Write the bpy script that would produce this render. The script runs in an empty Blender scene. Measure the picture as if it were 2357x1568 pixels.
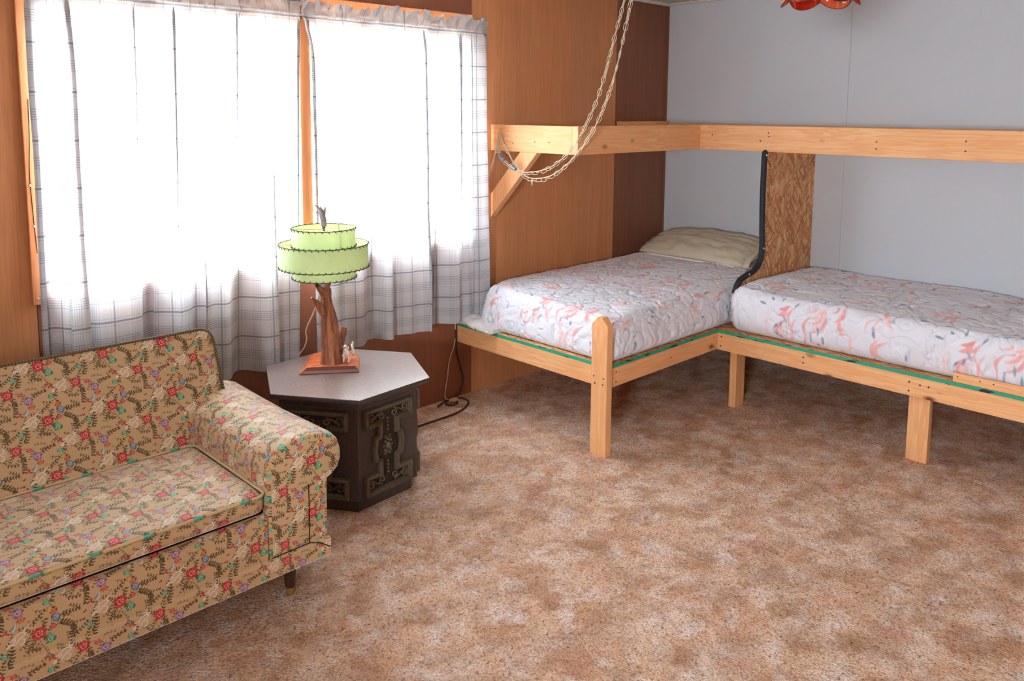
import bpy, bmesh, math, random
import numpy as np
from mathutils import Vector, Matrix

random.seed(7)
RNG = np.random.default_rng(7)
sc = bpy.context.scene
COL = sc.collection
PI = math.pi

# ------------------------------------------------------------------ camera
W, H = 2357.0, 1568.0
CX, CY, CZ = -4.6232, -3.2243, 1.5327
YAW, PITCH, ROLL, FPX, PPY = -0.7765, -0.1159, 0.0066, 1874.63, 471.96
cam_data = bpy.data.cameras.new('camera')
cam = bpy.data.objects.new('camera', cam_data)
COL.objects.link(cam)
fwd = Vector((-math.sin(YAW) * math.cos(PITCH), math.cos(YAW) * math.cos(PITCH), math.sin(PITCH)))
rgt = Vector((math.cos(YAW), math.sin(YAW), 0))
upv = rgt.cross(fwd)
c_, s_ = math.cos(ROLL), math.sin(ROLL)
r2 = c_ * rgt + s_ * upv
u2 = -s_ * rgt + c_ * upv
cam.matrix_world = Matrix(((r2.x, u2.x, -fwd.x, CX), (r2.y, u2.y, -fwd.y, CY), (r2.z, u2.z, -fwd.z, CZ), (0, 0, 0, 1)))
cam_data.sensor_fit = 'HORIZONTAL'
cam_data.sensor_width = 36.0
cam_data.lens = FPX / W * 36.0
cam_data.shift_y = -(H / 2 - PPY) / W
cam_data.clip_start = 0.05
sc.camera = cam

# ------------------------------------------------------------------ world, lights, exposure
world = bpy.data.worlds.new('overcast_sky')
sc.world = world
world.use_nodes = True
bg = world.node_tree.nodes['Background']
bg.inputs[0].default_value = (0.86, 0.935, 1.0, 1)
bg.inputs[1].default_value = 80.0

def area(name, loc, rot, sx, sy, power, color, portal=False):
    d = bpy.data.lights.new(name, 'AREA')
    d.shape = 'RECTANGLE'
    d.size, d.size_y = sx, sy
    d.energy = power
    d.color = color
    if portal:
        d.cycles.is_portal = True
    o = bpy.data.objects.new(name, d)
    COL.objects.link(o)
    o.location = loc
    o.rotation_euler = rot
    return o

# daylight comes in through the window in view and a smaller one behind the photographer (sky portals)
area('window_portal', (-2.815, 0.095, 1.42), (-PI / 2, 0, 0), 2.0, 1.1, 1, (1, 1, 1), True)
area('back_window_portal', (-6.58, -3.75, 1.475), (0, -PI / 2, 0), 0.52, 0.68, 1, (1, 1, 1), True)

sc.view_settings.view_transform = 'Standard'
sc.view_settings.look = 'None'
sc.view_settings.exposure = 1.42
sc.view_settings.gamma = 1.0
sc.view_settings.use_curve_mapping = False
cy = sc.cycles
cy.max_bounces = 10
cy.diffuse_bounces = 5
cy.glossy_bounces = 3
cy.transmission_bounces = 6
cy.transparent_max_bounces = 12
cy.sample_clamp_indirect = 6.0
cy.caustics_reflective = False
cy.caustics_refractive = False

# ------------------------------------------------------------------ node helpers
def s2l(r, g=None, b=None):
    if g is None:
        r, g, b = r
    f = lambda c: (c / 255 / 12.92) if c / 255 <= 0.04045 else ((c / 255 + 0.055) / 1.055) ** 2.4
    return (f(r), f(g), f(b), 1.0)

class NT:
    def __init__(self, name):
        self.m = bpy.data.materials.new(name)
        self.m.use_nodes = True
        self.t = self.m.node_tree
        self.t.nodes.clear()
        self.out = self.t.nodes.new('ShaderNodeOutputMaterial')
    def n(self, kind, ins=None, **props):
        nd = self.t.nodes.new('ShaderNode' + kind)
        for k, v in props.items():
            setattr(nd, k, v)
        for k, v in (ins or {}).items():
            s = nd.inputs[k]
            if isinstance(v, bpy.types.NodeSocket):
                self.t.links.new(v, s)
            else:
                s.default_value = v
        return nd
    def math(self, op, a, b=0.0, c=0.0):
        return self.n('Math', {0: a, 1: b, 2: c}, operation=op).outputs[0]
    def vmath(self, op, a, b=(0, 0, 0)):
        return self.n('VectorMath', {0: a, 1: b}, operation=op).outputs[0]
    def mix(self, f, a, b, mode='MIX'):
        nd = self.t.nodes.new('ShaderNodeMix')
        nd.data_type = 'RGBA'
        nd.blend_type = mode
        for i, v in ((0, f), (6, a), (7, b)):
            if isinstance(v, bpy.types.NodeSocket):
                self.t.links.new(v, nd.inputs[i])
            else:
                nd.inputs[i].default_value = v
        return nd.outputs[2]
    def ramp(self, f, stops, interp='LINEAR'):
        nd = self.n('ValToRGB', {0: f})
        cr = nd.color_ramp
        cr.interpolation = interp
        while len(cr.elements) < len(stops):
            cr.elements.new(0.5)
        for e, (p, c) in zip(cr.elements, stops):
            e.position = p
            e.color = c if not isinstance(c, (int, float)) else (c, c, c, 1)
        return nd.outputs[0]
    def noise(self, vec, scale, detail=3, rough=0.5, dist=0.0, out=0):
        return self.n('TexNoise', {'Vector': vec, 'Scale': scale, 'Detail': detail, 'Roughness': rough, 'Distortion': dist}).outputs[out]
    def obj(self, rand=0.0):
        v = self.n('TexCoord').outputs['Object']
        if rand:
            r = self.n('ObjectInfo').outputs['Random']
            q = self.math('MULTIPLY', r, rand)
            v = self.vmath('ADD', v, self.n('CombineXYZ', {0: q, 1: q, 2: q}).outputs[0])
        return v
    def uv(self):
        return self.n('TexCoord').outputs['UV']
    def scale(self, v, s):
        return self.vmath('MULTIPLY', v, s)
    def bump(self, h, strength=0.3, dist=0.002):
        return self.n('Bump', {'Height': h, 'Strength': strength, 'Distance': dist}).outputs[0]
    def pbsdf(self, color, rough=0.6, spec=0.3, normal=None, metal=0.0, **more):
        ins = {'Base Color': color, 'Roughness': rough, 'Specular IOR Level': spec, 'Metallic': metal}
        if normal is not None:
            ins['Normal'] = normal
        ins.update(more)
        return self.n('BsdfPrincipled', ins).outputs[0]
    def done(self, sh):
        self.t.links.new(sh, self.out.inputs[0])
        return self.m

def plain(name, rgb, rough=0.6, spec=0.3, metal=0.0, var=0.12, vs=30):
    t = NT(name)
    v = t.obj()
    f = t.noise(v, vs, 3)
    c = s2l(rgb)
    d = tuple(x * (1 - var * 2) for x in c[:3]) + (1,)
    return t.done(t.pbsdf(t.mix(f, d, tuple(min(1, x * (1 + var)) for x in c[:3]) + (1,)), rough, spec, None, metal))

def pine(name, axis, light=(240, 192, 142), dark=(226, 166, 112), red=(210, 140, 92)):
    t = NT(name)
    v = t.obj(9.0)
    st = [26.0, 26.0, 26.0]
    st[axis] = 1.6
    g = t.noise(t.scale(v, tuple(st)), 1.6, 4, 0.55, 0.6)
    st2 = [150.0, 150.0, 150.0]
    st2[axis] = 3.0
    fine = t.noise(t.scale(v, tuple(st2)), 1.0, 3, 0.6)
    big = t.noise(v, 3.0, 2)
    col = t.ramp(g, [(0.3, s2l(light)), (0.52, s2l(dark)), (0.56, s2l(light)), (0.75, s2l(dark))])
    col = t.mix(t.math('MULTIPLY', fine, 0.45), col, s2l(red))
    col = t.mix(t.ramp(big, [(0.45, 0.0), (0.75, 0.35)]), col, s2l(red))
    ks = [9.5, 9.5, 9.5]
    ks[axis] = 5.0
    vo = t.n('TexVoronoi', {'Vector': t.scale(v, tuple(ks)), 'Scale': 1.0, 'Randomness': 1.0})
    pick = t.n('SeparateColor', {0: vo.outputs['Color']}).outputs[0]
    knot = t.ramp(vo.outputs['Distance'], [(0.05, 1.0), (0.1, 0.55), (0.17, 0.0)])
    knot = t.math('MULTIPLY', knot, t.math('GREATER_THAN', pick, 0.55))
    col = t.mix(knot, col, s2l(112, 62, 34))
    b = t.bump(fine, 0.12, 0.001)
    return t.done(t.pbsdf(col, 0.55, 0.3, b))

def plywood(name, a, b, c, rough=0.5):
    t = NT(name)
    v = t.obj(5.0)
    g = t.noise(t.scale(v, (9, 9, 0.5)), 2.0, 5, 0.6, 0.3)
    f = t.noise(t.scale(v, (220, 220, 5)), 1.0, 3, 0.6)
    streak = t.noise(t.scale(v, (2.6, 2.6, 0.12)), 1.3, 2, 0.5)
    col = t.mix(t.ramp(g, [(0.3, 0.0), (0.7, 1.0)]), s2l(a), s2l(b))
    col = t.mix(t.ramp(streak, [(0.42, 0.0), (0.62, 0.7)]), col, s2l(c))
    col = t.mix(t.ramp(f, [(0.40, 0.32), (0.62, 0.0)]), col, tuple(x * 0.6 for x in s2l(b)[:3]) + (1,))
    return t.done(t.pbsdf(col, rough, 0.3, t.bump(f, 0.1, 0.0006)))

M = {}
M['pine_x'] = pine('pine_grain_x', 0)
M['pine_y'] = pine('pine_grain_y', 1)
M['pine_z'] = pine('pine_grain_z', 2)
M['pine_diag'] = pine('pine_grain_brace', 2)
M['ply'] = plywood('lauan_plywood', (206, 142, 96), (194, 128, 82), (186, 132, 92))
M['ply_dark'] = plywood('dark_lauan_plywood', (142, 92, 68), (128, 80, 58), (134, 88, 66))
M['ply_red'] = plywood('reddish_lauan_plywood', (146, 92, 68), (132, 80, 56), (138, 86, 64))
M['trimwood'] = plywood('orange_trim_wood', (220, 152, 102), (206, 132, 84), (212, 144, 94))
M['dark'] = plain('dark_cavity', (26, 22, 20), 0.9, 0.1)
M['outside'] = plain('pale_ground', (190, 185, 175), 0.9, 0.1)

def graywall():
    t = NT('gray_wallboard')
    v = t.obj()
    n1 = t.noise(t.scale(v, (1, 60, 260)), 1.0, 3, 0.6)
    n2 = t.noise(t.scale(v, (1, 260, 60)), 1.0, 3, 0.6)
    lin = t.math('ADD', n1, n2)
    big = t.noise(v, 1.2, 3)
    col = t.mix(big, s2l(190, 194, 201), s2l(198, 201, 207))
    col = t.mix(t.ramp(lin, [(0.35, 0.25), (0.65, 0.0)]), col, s2l(176, 180, 187))
    return t.done(t.pbsdf(col, 0.62, 0.25, t.bump(lin, 0.08, 0.0005)))
M['gray'] = graywall()
M['ceiling'] = plain('ceiling_board', (214, 210, 200), 0.8, 0.2, var=0.03)
M['ceiltrim'] = plain('white_painted_trim', (205, 198, 186), 0.6, 0.3, var=0.05)

def carpet():
    t = NT('mottled_pile_carpet')
    v = t.obj()
    warp = t.n('TexNoise', {'Vector': v, 'Scale': 9.0, 'Detail': 3.0}).outputs['Color']
    wv = t.vmath('ADD', v, t.scale(warp, (0.10, 0.10, 0.0)))
    a = t.noise(t.scale(wv, (1, 1.4, 1)), 5.2, 5, 0.6)
    b = t.noise(t.vmath('ADD', wv, (7.3, 1.2, 0)), 3.3, 4, 0.6)
    c = t.noise(t.vmath('ADD', wv, (2.1, 5.2, 0)), 6.5, 5, 0.65)
    d = t.noise(t.vmath('ADD', wv, (4.7, 9.1, 0)), 11.0, 4, 0.6)
    e = t.noise(t.vmath('ADD', wv, (9.7, 3.1, 0)), 7.5, 3, 0.55)
    col = t.ramp(a, [(0.36, s2l(204, 160, 128)), (0.46, s2l(228, 190, 160)), (0.54, s2l(240, 208, 182)), (0.64, s2l(248, 226, 208))])
    col = t.mix(t.ramp(b, [(0.46, 0.0), (0.64, 0.7)]), col, s2l(232, 186, 156))
    col = t.mix(t.ramp(d, [(0.48, 0.0), (0.68, 0.85)]), col, s2l(252, 239, 232))
    col = t.mix(t.ramp(c, [(0.46, 0.0), (0.68, 0.8)]), col, s2l(172, 134, 108))
    col = t.mix(t.ramp(e, [(0.56, 0.0), (0.72, 0.7)]), col, s2l(204, 148, 122))
    vo = t.n('TexVoronoi', {'Vector': t.vmath('ADD', v, t.scale(t.n('TexNoise', {'Vector': v, 'Scale': 60.0}).outputs['Color'], (0.012, 0.012, 0))), 'Scale': 150.0})
    tuft = vo.outputs['Distance']
    fine = t.noise(v, 190, 4, 0.7)
    gap = t.noise(t.scale(v, (1, 1.3, 1)), 62, 3, 0.65)
    rnd = t.n('SeparateColor', {0: vo.outputs['Color']}).outputs[0]
    col = t.mix(t.math('MULTIPLY', rnd, 0.25), col, s2l(176, 130, 104))
    col = t.mix(t.ramp(tuft, [(0.45, 0.0), (0.85, 0.5)]), col, s2l(146, 104, 78))  # pile shade put into the colour: darker between tufts
    col = t.mix(t.ramp(gap, [(0.31, 0.85), (0.42, 0.0)]), col, s2l(120, 80, 58))  # shaded gaps in the pile, painted as dark specks
    cr = t.noise(t.scale(v, (1.0, 1.0, 1)), 17, 5, 0.65, 1.2)
    cm = t.math('MULTIPLY', t.ramp(t.math('ABSOLUTE', t.math('SUBTRACT', cr, 0.5)), [(0.0, 1.0), (0.012, 0.0)]), t.ramp(t.noise(v, 9.0, 3), [(0.50, 0.0), (0.58, 0.8)]))
    col = t.mix(cm, col, s2l(104, 66, 48))  # crevice shade painted as thin dark lines
    hgt = t.math('ADD', t.math('MULTIPLY', tuft, -1.0), t.math('ADD', t.math('MULTIPLY', fine, 0.8), t.math('MULTIPLY', gap, 1.2)))
    return t.done(t.pbsdf(col, 0.95, 0.05, t.bump(hgt, 0.75, 0.006)))
M['carpet'] = carpet()

# ------------------------------------------------------------------ mesh helpers
class MB:
    """collects geometry for ONE mesh object"""
    def __init__(self):
        self.v, self.f, self.uv = [], [], []
    def add(self, vs, fs, uvs=None):
        o = len(self.v)
        self.v += [tuple(p) for p in vs]
        for i, f in enumerate(fs):
            self.f.append(tuple(k + o for k in f))
            self.uv.append(uvs[i] if uvs else None)
        return self
    def box(self, lo, hi):
        x0, y0, z0 = lo
        x1, y1, z1 = hi
        return self.add([(x0, y0, z0), (x1, y0, z0), (x1, y1, z0), (x0, y1, z0), (x0, y0, z1), (x1, y0, z1), (x1, y1, z1), (x0, y1, z1)],
                        [(0, 3, 2, 1), (4, 5, 6, 7), (0, 1, 5, 4), (1, 2, 6, 5), (2, 3, 7, 6), (3, 0, 4, 7)])
    def tube(self, pts, r, seg=8, closed=False, cap=True, ridge=None, uvr=1.0):
        P = [Vector(p) for p in pts]
        n = len(P)
        R = r if hasattr(r, '__len__') else [r] * n
        vs = []
        prev = None
        L = 0.0
        ls = []
        for i in range(n):
            if closed:
                t = P[(i + 1) % n] - P[i - 1]
            else:
                t = P[min(i + 1, n - 1)] - P[max(i - 1, 0)]
            t.normalize()
            if prev is None:
                a = Vector((0, 0, 1)) if abs(t.z) < 0.9 else Vector((1, 0, 0))
                nrm = (a - t * a.dot(t)).normalized()
            else:
                nrm = prev - t * prev.dot(t)
                nrm = nrm.normalized() if nrm.length > 1e-6 else t.orthogonal().normalized()
            prev = nrm
            bn = t.cross(nrm)
            if i:
                L += (P[i] - P[i - 1]).length
            ls.append(L)
            for k in range(seg):
                a = 2 * PI * k / seg
                rr = R[i] * (1 + (ridge(a, i / max(1, n - 1)) if ridge else 0))
                vs.append(P[i] + nrm * math.cos(a) * rr + bn * math.sin(a) * rr)
        fs, us = [], []
        m = n if closed else n - 1
        for i in range(m):
            j = (i + 1) % n
            for k in range(seg):
                q = (k + 1) % seg
                fs.append((i * seg + k, i * seg + q, j * seg + q, j * seg + k))
                l0, l1 = ls[i], (ls[j] if j else L + 0.01)
                us.append([(l0, k * uvr / seg), (l0, (k + 1) * uvr / seg), (l1, (k + 1) * uvr / seg), (l1, k * uvr / seg)])
        if not closed and cap:
            fs.append(tuple(reversed(range(seg))))
            fs.append(tuple((n - 1) * seg + k for k in range(seg)))
            us += [[(0, 0)] * seg] * 2
        return self.add(vs, fs, us)
    def lathe(self, prof, seg=24, c=(0, 0, 0), cap=True):
        vs, fs = [], []
        for r, z in prof:
            for k in range(seg):
                a = 2 * PI * k / seg
                vs.append((c[0] + r * math.cos(a), c[1] + r * math.sin(a), c[2] + z))
        for i in range(len(prof) - 1):
            for k in range(seg):
                q = (k + 1) % seg
                fs.append((i * seg + k, i * seg + q, (i + 1) * seg + q, (i + 1) * seg + k))
        if cap:
            fs.append(tuple(reversed(range(seg))))
            fs.append(tuple((len(prof) - 1) * seg + k for k in range(seg)))
        return self.add(vs, fs)
    def ball(self, c, r, seg=12, ring=8, sq=(1, 1, 1)):
        prof = [(max(1e-4, r * math.sin(PI * i / ring)), -r * math.cos(PI * i / ring)) for i in range(ring + 1)]
        o = len(self.v)
        self.lathe(prof, seg, (0, 0, 0))
        for i in range(o, len(self.v)):
            p = self.v[i]
            self.v[i] = (c[0] + p[0] * sq[0], c[1] + p[1] * sq[1], c[2] + p[2] * sq[2])
        return self
    def prism(self, poly, axis, a0, a1):
        """closed polygon in the other two axes, extruded along axis (0,1,2); gives fabric UVs in metres"""
        n = len(poly)
        def p3(p, a):
            return {0: (a, p[0], p[1]), 1: (p[0], a, p[1]), 2: (p[0], p[1], a)}[axis]
        vs = [p3(p, a0) for p in poly] + [p3(p, a1) for p in poly]
        ar = sum(poly[i][0] * poly[(i + 1) % n][1] - poly[(i + 1) % n][0] * poly[i][1] for i in range(n))
        fs, us, l = [], [], 0.0
        for i in range(n):
            j = (i + 1) % n
            d = math.dist(poly[i], poly[j])
            fs.append((i, j, j + n, i + n))
            us.append([(a0, l), (a0, l + d), (a1, l + d), (a1, l)])
            l += d
        fs.append(tuple(reversed(range(n))))
        us.append([poly[k] for k in reversed(range(n))])
        fs.append(tuple(range(n, 2 * n)))
        us.append([poly[k] for k in range(n)])
        return self.add(vs, fs, us)

def origin_of(o):
    p = Vector((0, 0, 0))
    while o is not None:
        p = p + o.location
        o = o.parent
    return p

def obj(name, mb, m, parent=None, smooth=None, bevel=0.0, recalc=True, bevseg=2):
    me = bpy.data.meshes.new(name)
    off = origin_of(parent)
    V = np.array(mb.v, dtype=float) - np.array(off)
    me.from_pydata([tuple(p) for p in V], [], mb.f)
    if any(u is not None for u in mb.uv):
        lay = me.uv_layers.new(name='UVMap')
        k = 0
        buf = np.zeros(len(me.loops) * 2)
        for f, u in zip(mb.f, mb.uv):
            if u is not None:
                for i in range(len(f)):
                    buf[2 * (k + i)], buf[2 * (k + i) + 1] = u[i][0], u[i][1]
            k += len(f)
        lay.data.foreach_set('uv', buf)
    if recalc:
        bm = bmesh.new()
        bm.from_mesh(me)
        bmesh.ops.recalc_face_normals(bm, faces=bm.faces)
        bm.to_mesh(me)
        bm.free()
    if m is not None:
        for q in (m if isinstance(m, (list, tuple)) else [m]):
            me.materials.append(q)
    if smooth is not None:
        me.shade_smooth()
        if smooth < 180:
            me.set_sharp_from_angle(angle=math.radians(smooth))
    o = bpy.data.objects.new(name, me)
    COL.objects.link(o)
    if parent is not None:
        o.parent = parent
    if bevel:
        b = o.modifiers.new('bevel', 'BEVEL')
        b.width = bevel
        b.segments = bevseg
        b.limit_method = 'ANGLE'
        b.angle_limit = math.radians(35)
    return o

def thing(name, label, cat, loc, group=None):
    o = bpy.data.objects.new(name, None)
    COL.objects.link(o)
    o.location = loc
    o.empty_display_size = 0.1
    o['label'] = label
    o['category'] = cat
    if group:
        o['group'] = group
    return o

def tag(o, label, cat, group=None):
    o['label'] = label
    o['category'] = cat
    if group:
        o['group'] = group
    return o

def struct(o):
    o['kind'] = 'structure'
    return o

def board(name, lo, hi, axis, parent, mat=None, bev=0.0025):
    return obj(name, MB().box(lo, hi), mat or M['pine_' + 'xyz'[axis]], parent, bevel=bev)

def smoothpath(pts, n=8, closed=False):
    P = [np.array(p, float) for p in pts]
    out = []
    N = len(P)
    rng = range(N if closed else N - 1)
    for i in rng:
        if closed:
            p0, p1, p2, p3 = P[i - 1], P[i], P[(i + 1) % N], P[(i + 2) % N]
        else:
            p0, p1, p2, p3 = P[max(i - 1, 0)], P[i], P[i + 1], P[min(i + 2, N - 1)]
        for k in range(n):
            t = k / n
            out.append(0.5 * ((2 * p1) + (-p0 + p2) * t + (2 * p0 - 5 * p1 + 4 * p2 - p3) * t * t + (-p0 + 3 * p1 - 3 * p2 + p3) * t ** 3))
    if not closed:
        out.append(P[-1])
    return [tuple(p) for p in out]

def rounded_box(lo, hi, r, res):
    """dense rounded box: returns verts, normals, quads (welded)"""
    lo, hi = np.array(lo, float), np.array(hi, float)
    size = hi - lo
    n = [max(2, int(round(s / res))) for s in size]
    idx, vs, fs = {}, [], []
    def vid(i, j, k):
        key = (i, j, k)
        if key not in idx:
            idx[key] = len(vs)
            vs.append((lo[0] + size[0] * i / n[0], lo[1] + size[1] * j / n[1], lo[2] + size[2] * k / n[2]))
        return idx[key]
    for i in range(n[0]):
        for j in range(n[1]):
            fs.append((vid(i, j, n[2]), vid(i + 1, j, n[2]), vid(i + 1, j + 1, n[2]), vid(i, j + 1, n[2])))
            fs.append((vid(i, j, 0), vid(i, j + 1, 0), vid(i + 1, j + 1, 0), vid(i + 1, j, 0)))
    for i in range(n[0]):
        for k in range(n[2]):
            fs.append((vid(i, 0, k), vid(i + 1, 0, k), vid(i + 1, 0, k + 1), vid(i, 0, k + 1)))
            fs.append((vid(i, n[1], k), vid(i, n[1], k + 1), vid(i + 1, n[1], k + 1), vid(i + 1, n[1], k)))
    for j in range(n[1]):
        for k in range(n[2]):
            fs.append((vid(0, j, k), vid(0, j, k + 1), vid(0, j + 1, k + 1), vid(0, j + 1, k)))
            fs.append((vid(n[0], j, k), vid(n[0], j + 1, k), vid(n[0], j + 1, k + 1), vid(n[0], j, k + 1)))
    V = np.array(vs)
    r = np.minimum(np.array([r] * 3 if np.isscalar(r) else r), size / 2 - 1e-4)
    inner = np.clip(V, lo + r, hi - r)
    d = (V - inner) / r
    # cube-to-sphere style rounding of the shell
    x2, y2, z2 = d[:, 0] ** 2, d[:, 1] ** 2, d[:, 2] ** 2
    s = np.stack([d[:, 0] * np.sqrt(np.maximum(0, 1 - y2 / 2 - z2 / 2 + y2 * z2 / 3)),
                  d[:, 1] * np.sqrt(np.maximum(0, 1 - z2 / 2 - x2 / 2 + z2 * x2 / 3)),
                  d[:, 2] * np.sqrt(np.maximum(0, 1 - x2 / 2 - y2 / 2 + x2 * y2 / 3))], 1)
    Nn = s / np.maximum(1e-6, np.linalg.norm(s, axis=1))[:, None]
    return inner + s * r, Nn, fs

def vnoise(x, y, seed=0):
    """smooth 2-D value noise for numpy arrays"""
    r = np.random.default_rng(seed).random((64, 64)) * 2 - 1
    xi, yi = np.floor(x).astype(int), np.floor(y).astype(int)
    fx, fy = x - xi, y - yi
    fx, fy = fx * fx * (3 - 2 * fx), fy * fy * (3 - 2 * fy)
    g = lambda a, b: r[a % 64, b % 64]
    return (g(xi, yi) * (1 - fx) + g(xi + 1, yi) * fx) * (1 - fy) + (g(xi, yi + 1) * (1 - fx) + g(xi + 1, yi + 1) * fx) * fy

# ------------------------------------------------------------------ printed cloth (pattern drawn in code)
class Canvas:
    """periodic picture of a cloth repeat: ellipses and strokes stamped with wrap-around"""
    def __init__(self, w, h, bg):
        self.w, self.h = w, h
        self.a = np.empty((h, w, 3))
        self.a[:] = s2l(bg)[:3]
    def ell(self, x, y, rx, ry, ang, col, alpha=1.0, soft=1.5):
        R = int(max(rx, ry)) + 3
        xs = np.arange(int(x) - R, int(x) + R + 1)
        ys = np.arange(int(y) - R, int(y) + R + 1)
        X, Y = np.meshgrid(xs - x, ys - y)
        c, s = math.cos(ang), math.sin(ang)
        u, v = (X * c + Y * s) / rx, (-X * s + Y * c) / ry
        d = np.sqrt(u * u + v * v)
        m = np.clip((1 - d) * min(rx, ry) / soft + 0.5, 0, 1) * alpha
        iy, ix = np.ix_(ys % self.h, xs % self.w)
        self.a[iy, ix] = self.a[iy, ix] * (1 - m[..., None]) + np.array(s2l(col)[:3]) * m[..., None]
    def stroke(self, pts, w0, w1, col, alpha=1.0, soft=1.5, mid=None):
        P = smoothpath([(p[0], p[1], 0) for p in pts], 14)
        for i, p in enumerate(P):
            t = i / (len(P) - 1)
            w = (w0 + (w1 - w0) * t) if mid is None else (w0 * (1 - t) + w1 * t + mid * 4 * t * (1 - t))
            if w > 0.3:
                self.ell(p[0], p[1], w, w, 0, col, alpha, soft)
    def image(self, name):
        im = bpy.data.images.new(name, self.w, self.h, float_buffer=True)
        im.colorspace_settings.name = 'Linear Rec.709'
        px = np.ones((self.h, self.w, 4), dtype=np.float32)
        px[..., :3] = self.a
        im.pixels.foreach_set(px.ravel())
        im.pack()
        return im

TPW, TPH = 0.19, 0.169      # the cloth's repeat in metres
def tapestry():
    K = 4.2                 # picture points per millimetre
    C = Canvas(int(190 * K), int(169 * K), (198, 168, 128))
    rr = random.Random(3)
    BR, BR2 = (74, 60, 38), (104, 86, 54)
    RED, REDD, REDL = (204, 56, 66), (150, 28, 44), (244, 176, 178)
    TEAL, TEALD, TEALL = (78, 172, 140), (44, 122, 100), (196, 230, 208)
    PUR, PURD, PURL = (160, 122, 162), (112, 80, 120), (232, 212, 232)
    BLU, BLUD, BLUL = (112, 142, 174), (78, 104, 142), (200, 214, 228)
    ORA, YEL, WHT = (206, 100, 62), (206, 180, 84), (232, 220, 204)
    def E(x, y, rx, ry, a, c, al=0.95):
        C.ell(x * K, y * K, rx * K, ry * K, a, c, al)
    def S(pts, w0, w1, c, al=0.92):
        C.stroke([(p[0] * K, p[1] * K) for p in pts], w0 * K, w1 * K, c, al)
    def leaf(x, y, l, a, col=BR):
        E(x + math.cos(a) * l * 0.5, y + math.sin(a) * l * 0.5, l * 0.56, l * 0.235, a, col, 0.95)
    def spray(x, y, a, L, bend, nl=7, ll=8.5, col=BR):
        px, py, ang = x, y, a
        nl = max(3, int(L / 7.2))
        bend = max(-1.3, min(1.3, bend))
        for i in range(nl):
            st = L / nl
            qx, qy = px + math.cos(ang) * st, py + math.sin(ang) * st
            S([(px, py), (qx, qy)], 0.45, 0.4, col)
            l = 1.1 * ll * (1 - 0.35 * i / nl)
            leaf(qx, qy, l, ang + 0.85 + rr.uniform(-0.15, 0.15), col)
            leaf(qx, qy, l, ang - 0.85 + rr.uniform(-0.15, 0.15), BR2 if i % 2 else col)
            px, py = qx, qy
            ang += bend / nl
        leaf(px, py, ll * 0.7, ang, col)
    def curl(x, y, s, flip, col, w, tw=4.8, a0=0.3):
        pts = []
        for i in range(14):
            t = i / 13
            a = a0 + t * tw
            q = s * (1 - 0.75 * t)
            pts.append((x + flip * math.cos(a) * q, y + math.sin(a) * q * 0.85))
        S(pts, w, w * 0.7, col)
    def flower(x, y, r, main, dark, light, petals=8):
        r *= 1.18
        for k in range(petals):
            a = 2 * PI * k / petals + rr.random() * 0.3
            E(x + math.cos(a) * r * 0.66, y + math.sin(a) * r * 0.62, r * 0.40, r * 0.28, a, main if k % 3 else dark)
        E(x, y, r * 0.6, r * 0.54, 0.3, main)
        for k in range(5):
            a = 2 * PI * k / 5 + 0.5
            E(x + math.cos(a) * r * 0.42, y + math.sin(a) * r * 0.4, r * 0.22, r * 0.09, a + 1.5, light, 0.8)
        E(x, y, r * 0.26, r * 0.22, 0.2, dark)
        E(x + r * 0.06, y + r * 0.05, r * 0.14, r * 0.11, 0.2, light)
    def scroll(x, y):
        S([(x + 24, y + 24), (x + 12, y + 17), (x + 15, y + 6), (x + 2, y - 2), (x - 8, y - 12), (x - 20, y - 9), (x - 25, y - 15)], 1.3, 1.9, WHT, 0.9)
        S([(x + 15, y + 6), (x + 8, y + 12), (x - 4, y + 10), (x - 10, y + 3)], 1.0, 1.5, WHT, 0.9)
        S([(x + 2, y - 2), (x + 12, y - 8), (x + 10, y - 17), (x + 3, y - 19)], 1.0, 1.5, WHT, 0.9)
        curl(x - 12, y - 3, 7.5, -1, WHT, 1.2)
        curl(x + 20, y + 14, 6, 1, WHT, 1.1)
        curl(x - 22, y - 15, 5, -1, WHT, 1.1)
        S([(x + 25, y + 22), (x + 14, y + 15), (x + 17, y + 5), (x + 5, y - 4)], 0.3, 0.3, BR2, 0.75)
        S([(x + 3, y - 4), (x - 7, y - 14), (x - 20, y - 11)], 0.3, 0.3, BR2, 0.75)
    # light filling of small sprigs under the bouquets
    for i in range(30):
        a = rr.random() * 6.28
        spray(rr.random() * 190, rr.random() * 169, a, rr.uniform(22, 38), rr.uniform(-1.2, 1.2), 6, rr.uniform(4.2, 5.6), (108, 90, 58) if i % 2 else (86, 70, 44))
    for i in range(9):
        curl(rr.random() * 190, rr.random() * 169, rr.uniform(4, 6.5), rr.choice((1, -1)), (120, 98, 62), 0.6)
    for k, (ox, oy) in enumerate(((40, 120), (135, 50))):
        E(ox - 42, oy + 4 - 6 * k, 22, 15, 0.6, (212, 190, 164), 0.55)
        scroll(ox - 44, oy + 8 - 6 * k)
        # leaf sprays round the rose
        spray(ox + 4, oy + 6, 0.9, 26, 0.5, 4, 7)
        spray(ox - 6, oy + 4, 2.6, 24, -0.4, 4, 7)
        spray(ox - 4, oy - 6, 3.9, 24, 0.5, 4, 7, BR2)
        spray(ox + 6, oy - 6, -0.9, 26, -0.6, 5, 7.5)
        spray(ox - 20, oy + 30, 0.4, 40, 0.5, 6, 7)
        spray(ox + 96, oy + 22, 2.2, 30, 0.5, 5, 7, BR2)
        spray(ox + 120, oy - 34, 0.9, 26, 0.6, 4, 6.5)
        spray(ox - 34, oy - 30, -0.5, 34, 0.5, 5, 7)
        curl(ox - 29, oy - 24, 7, 1, BR, 0.9)
        curl(ox + 20, oy - 60, 6.5, -1, BR2, 0.9)
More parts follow.
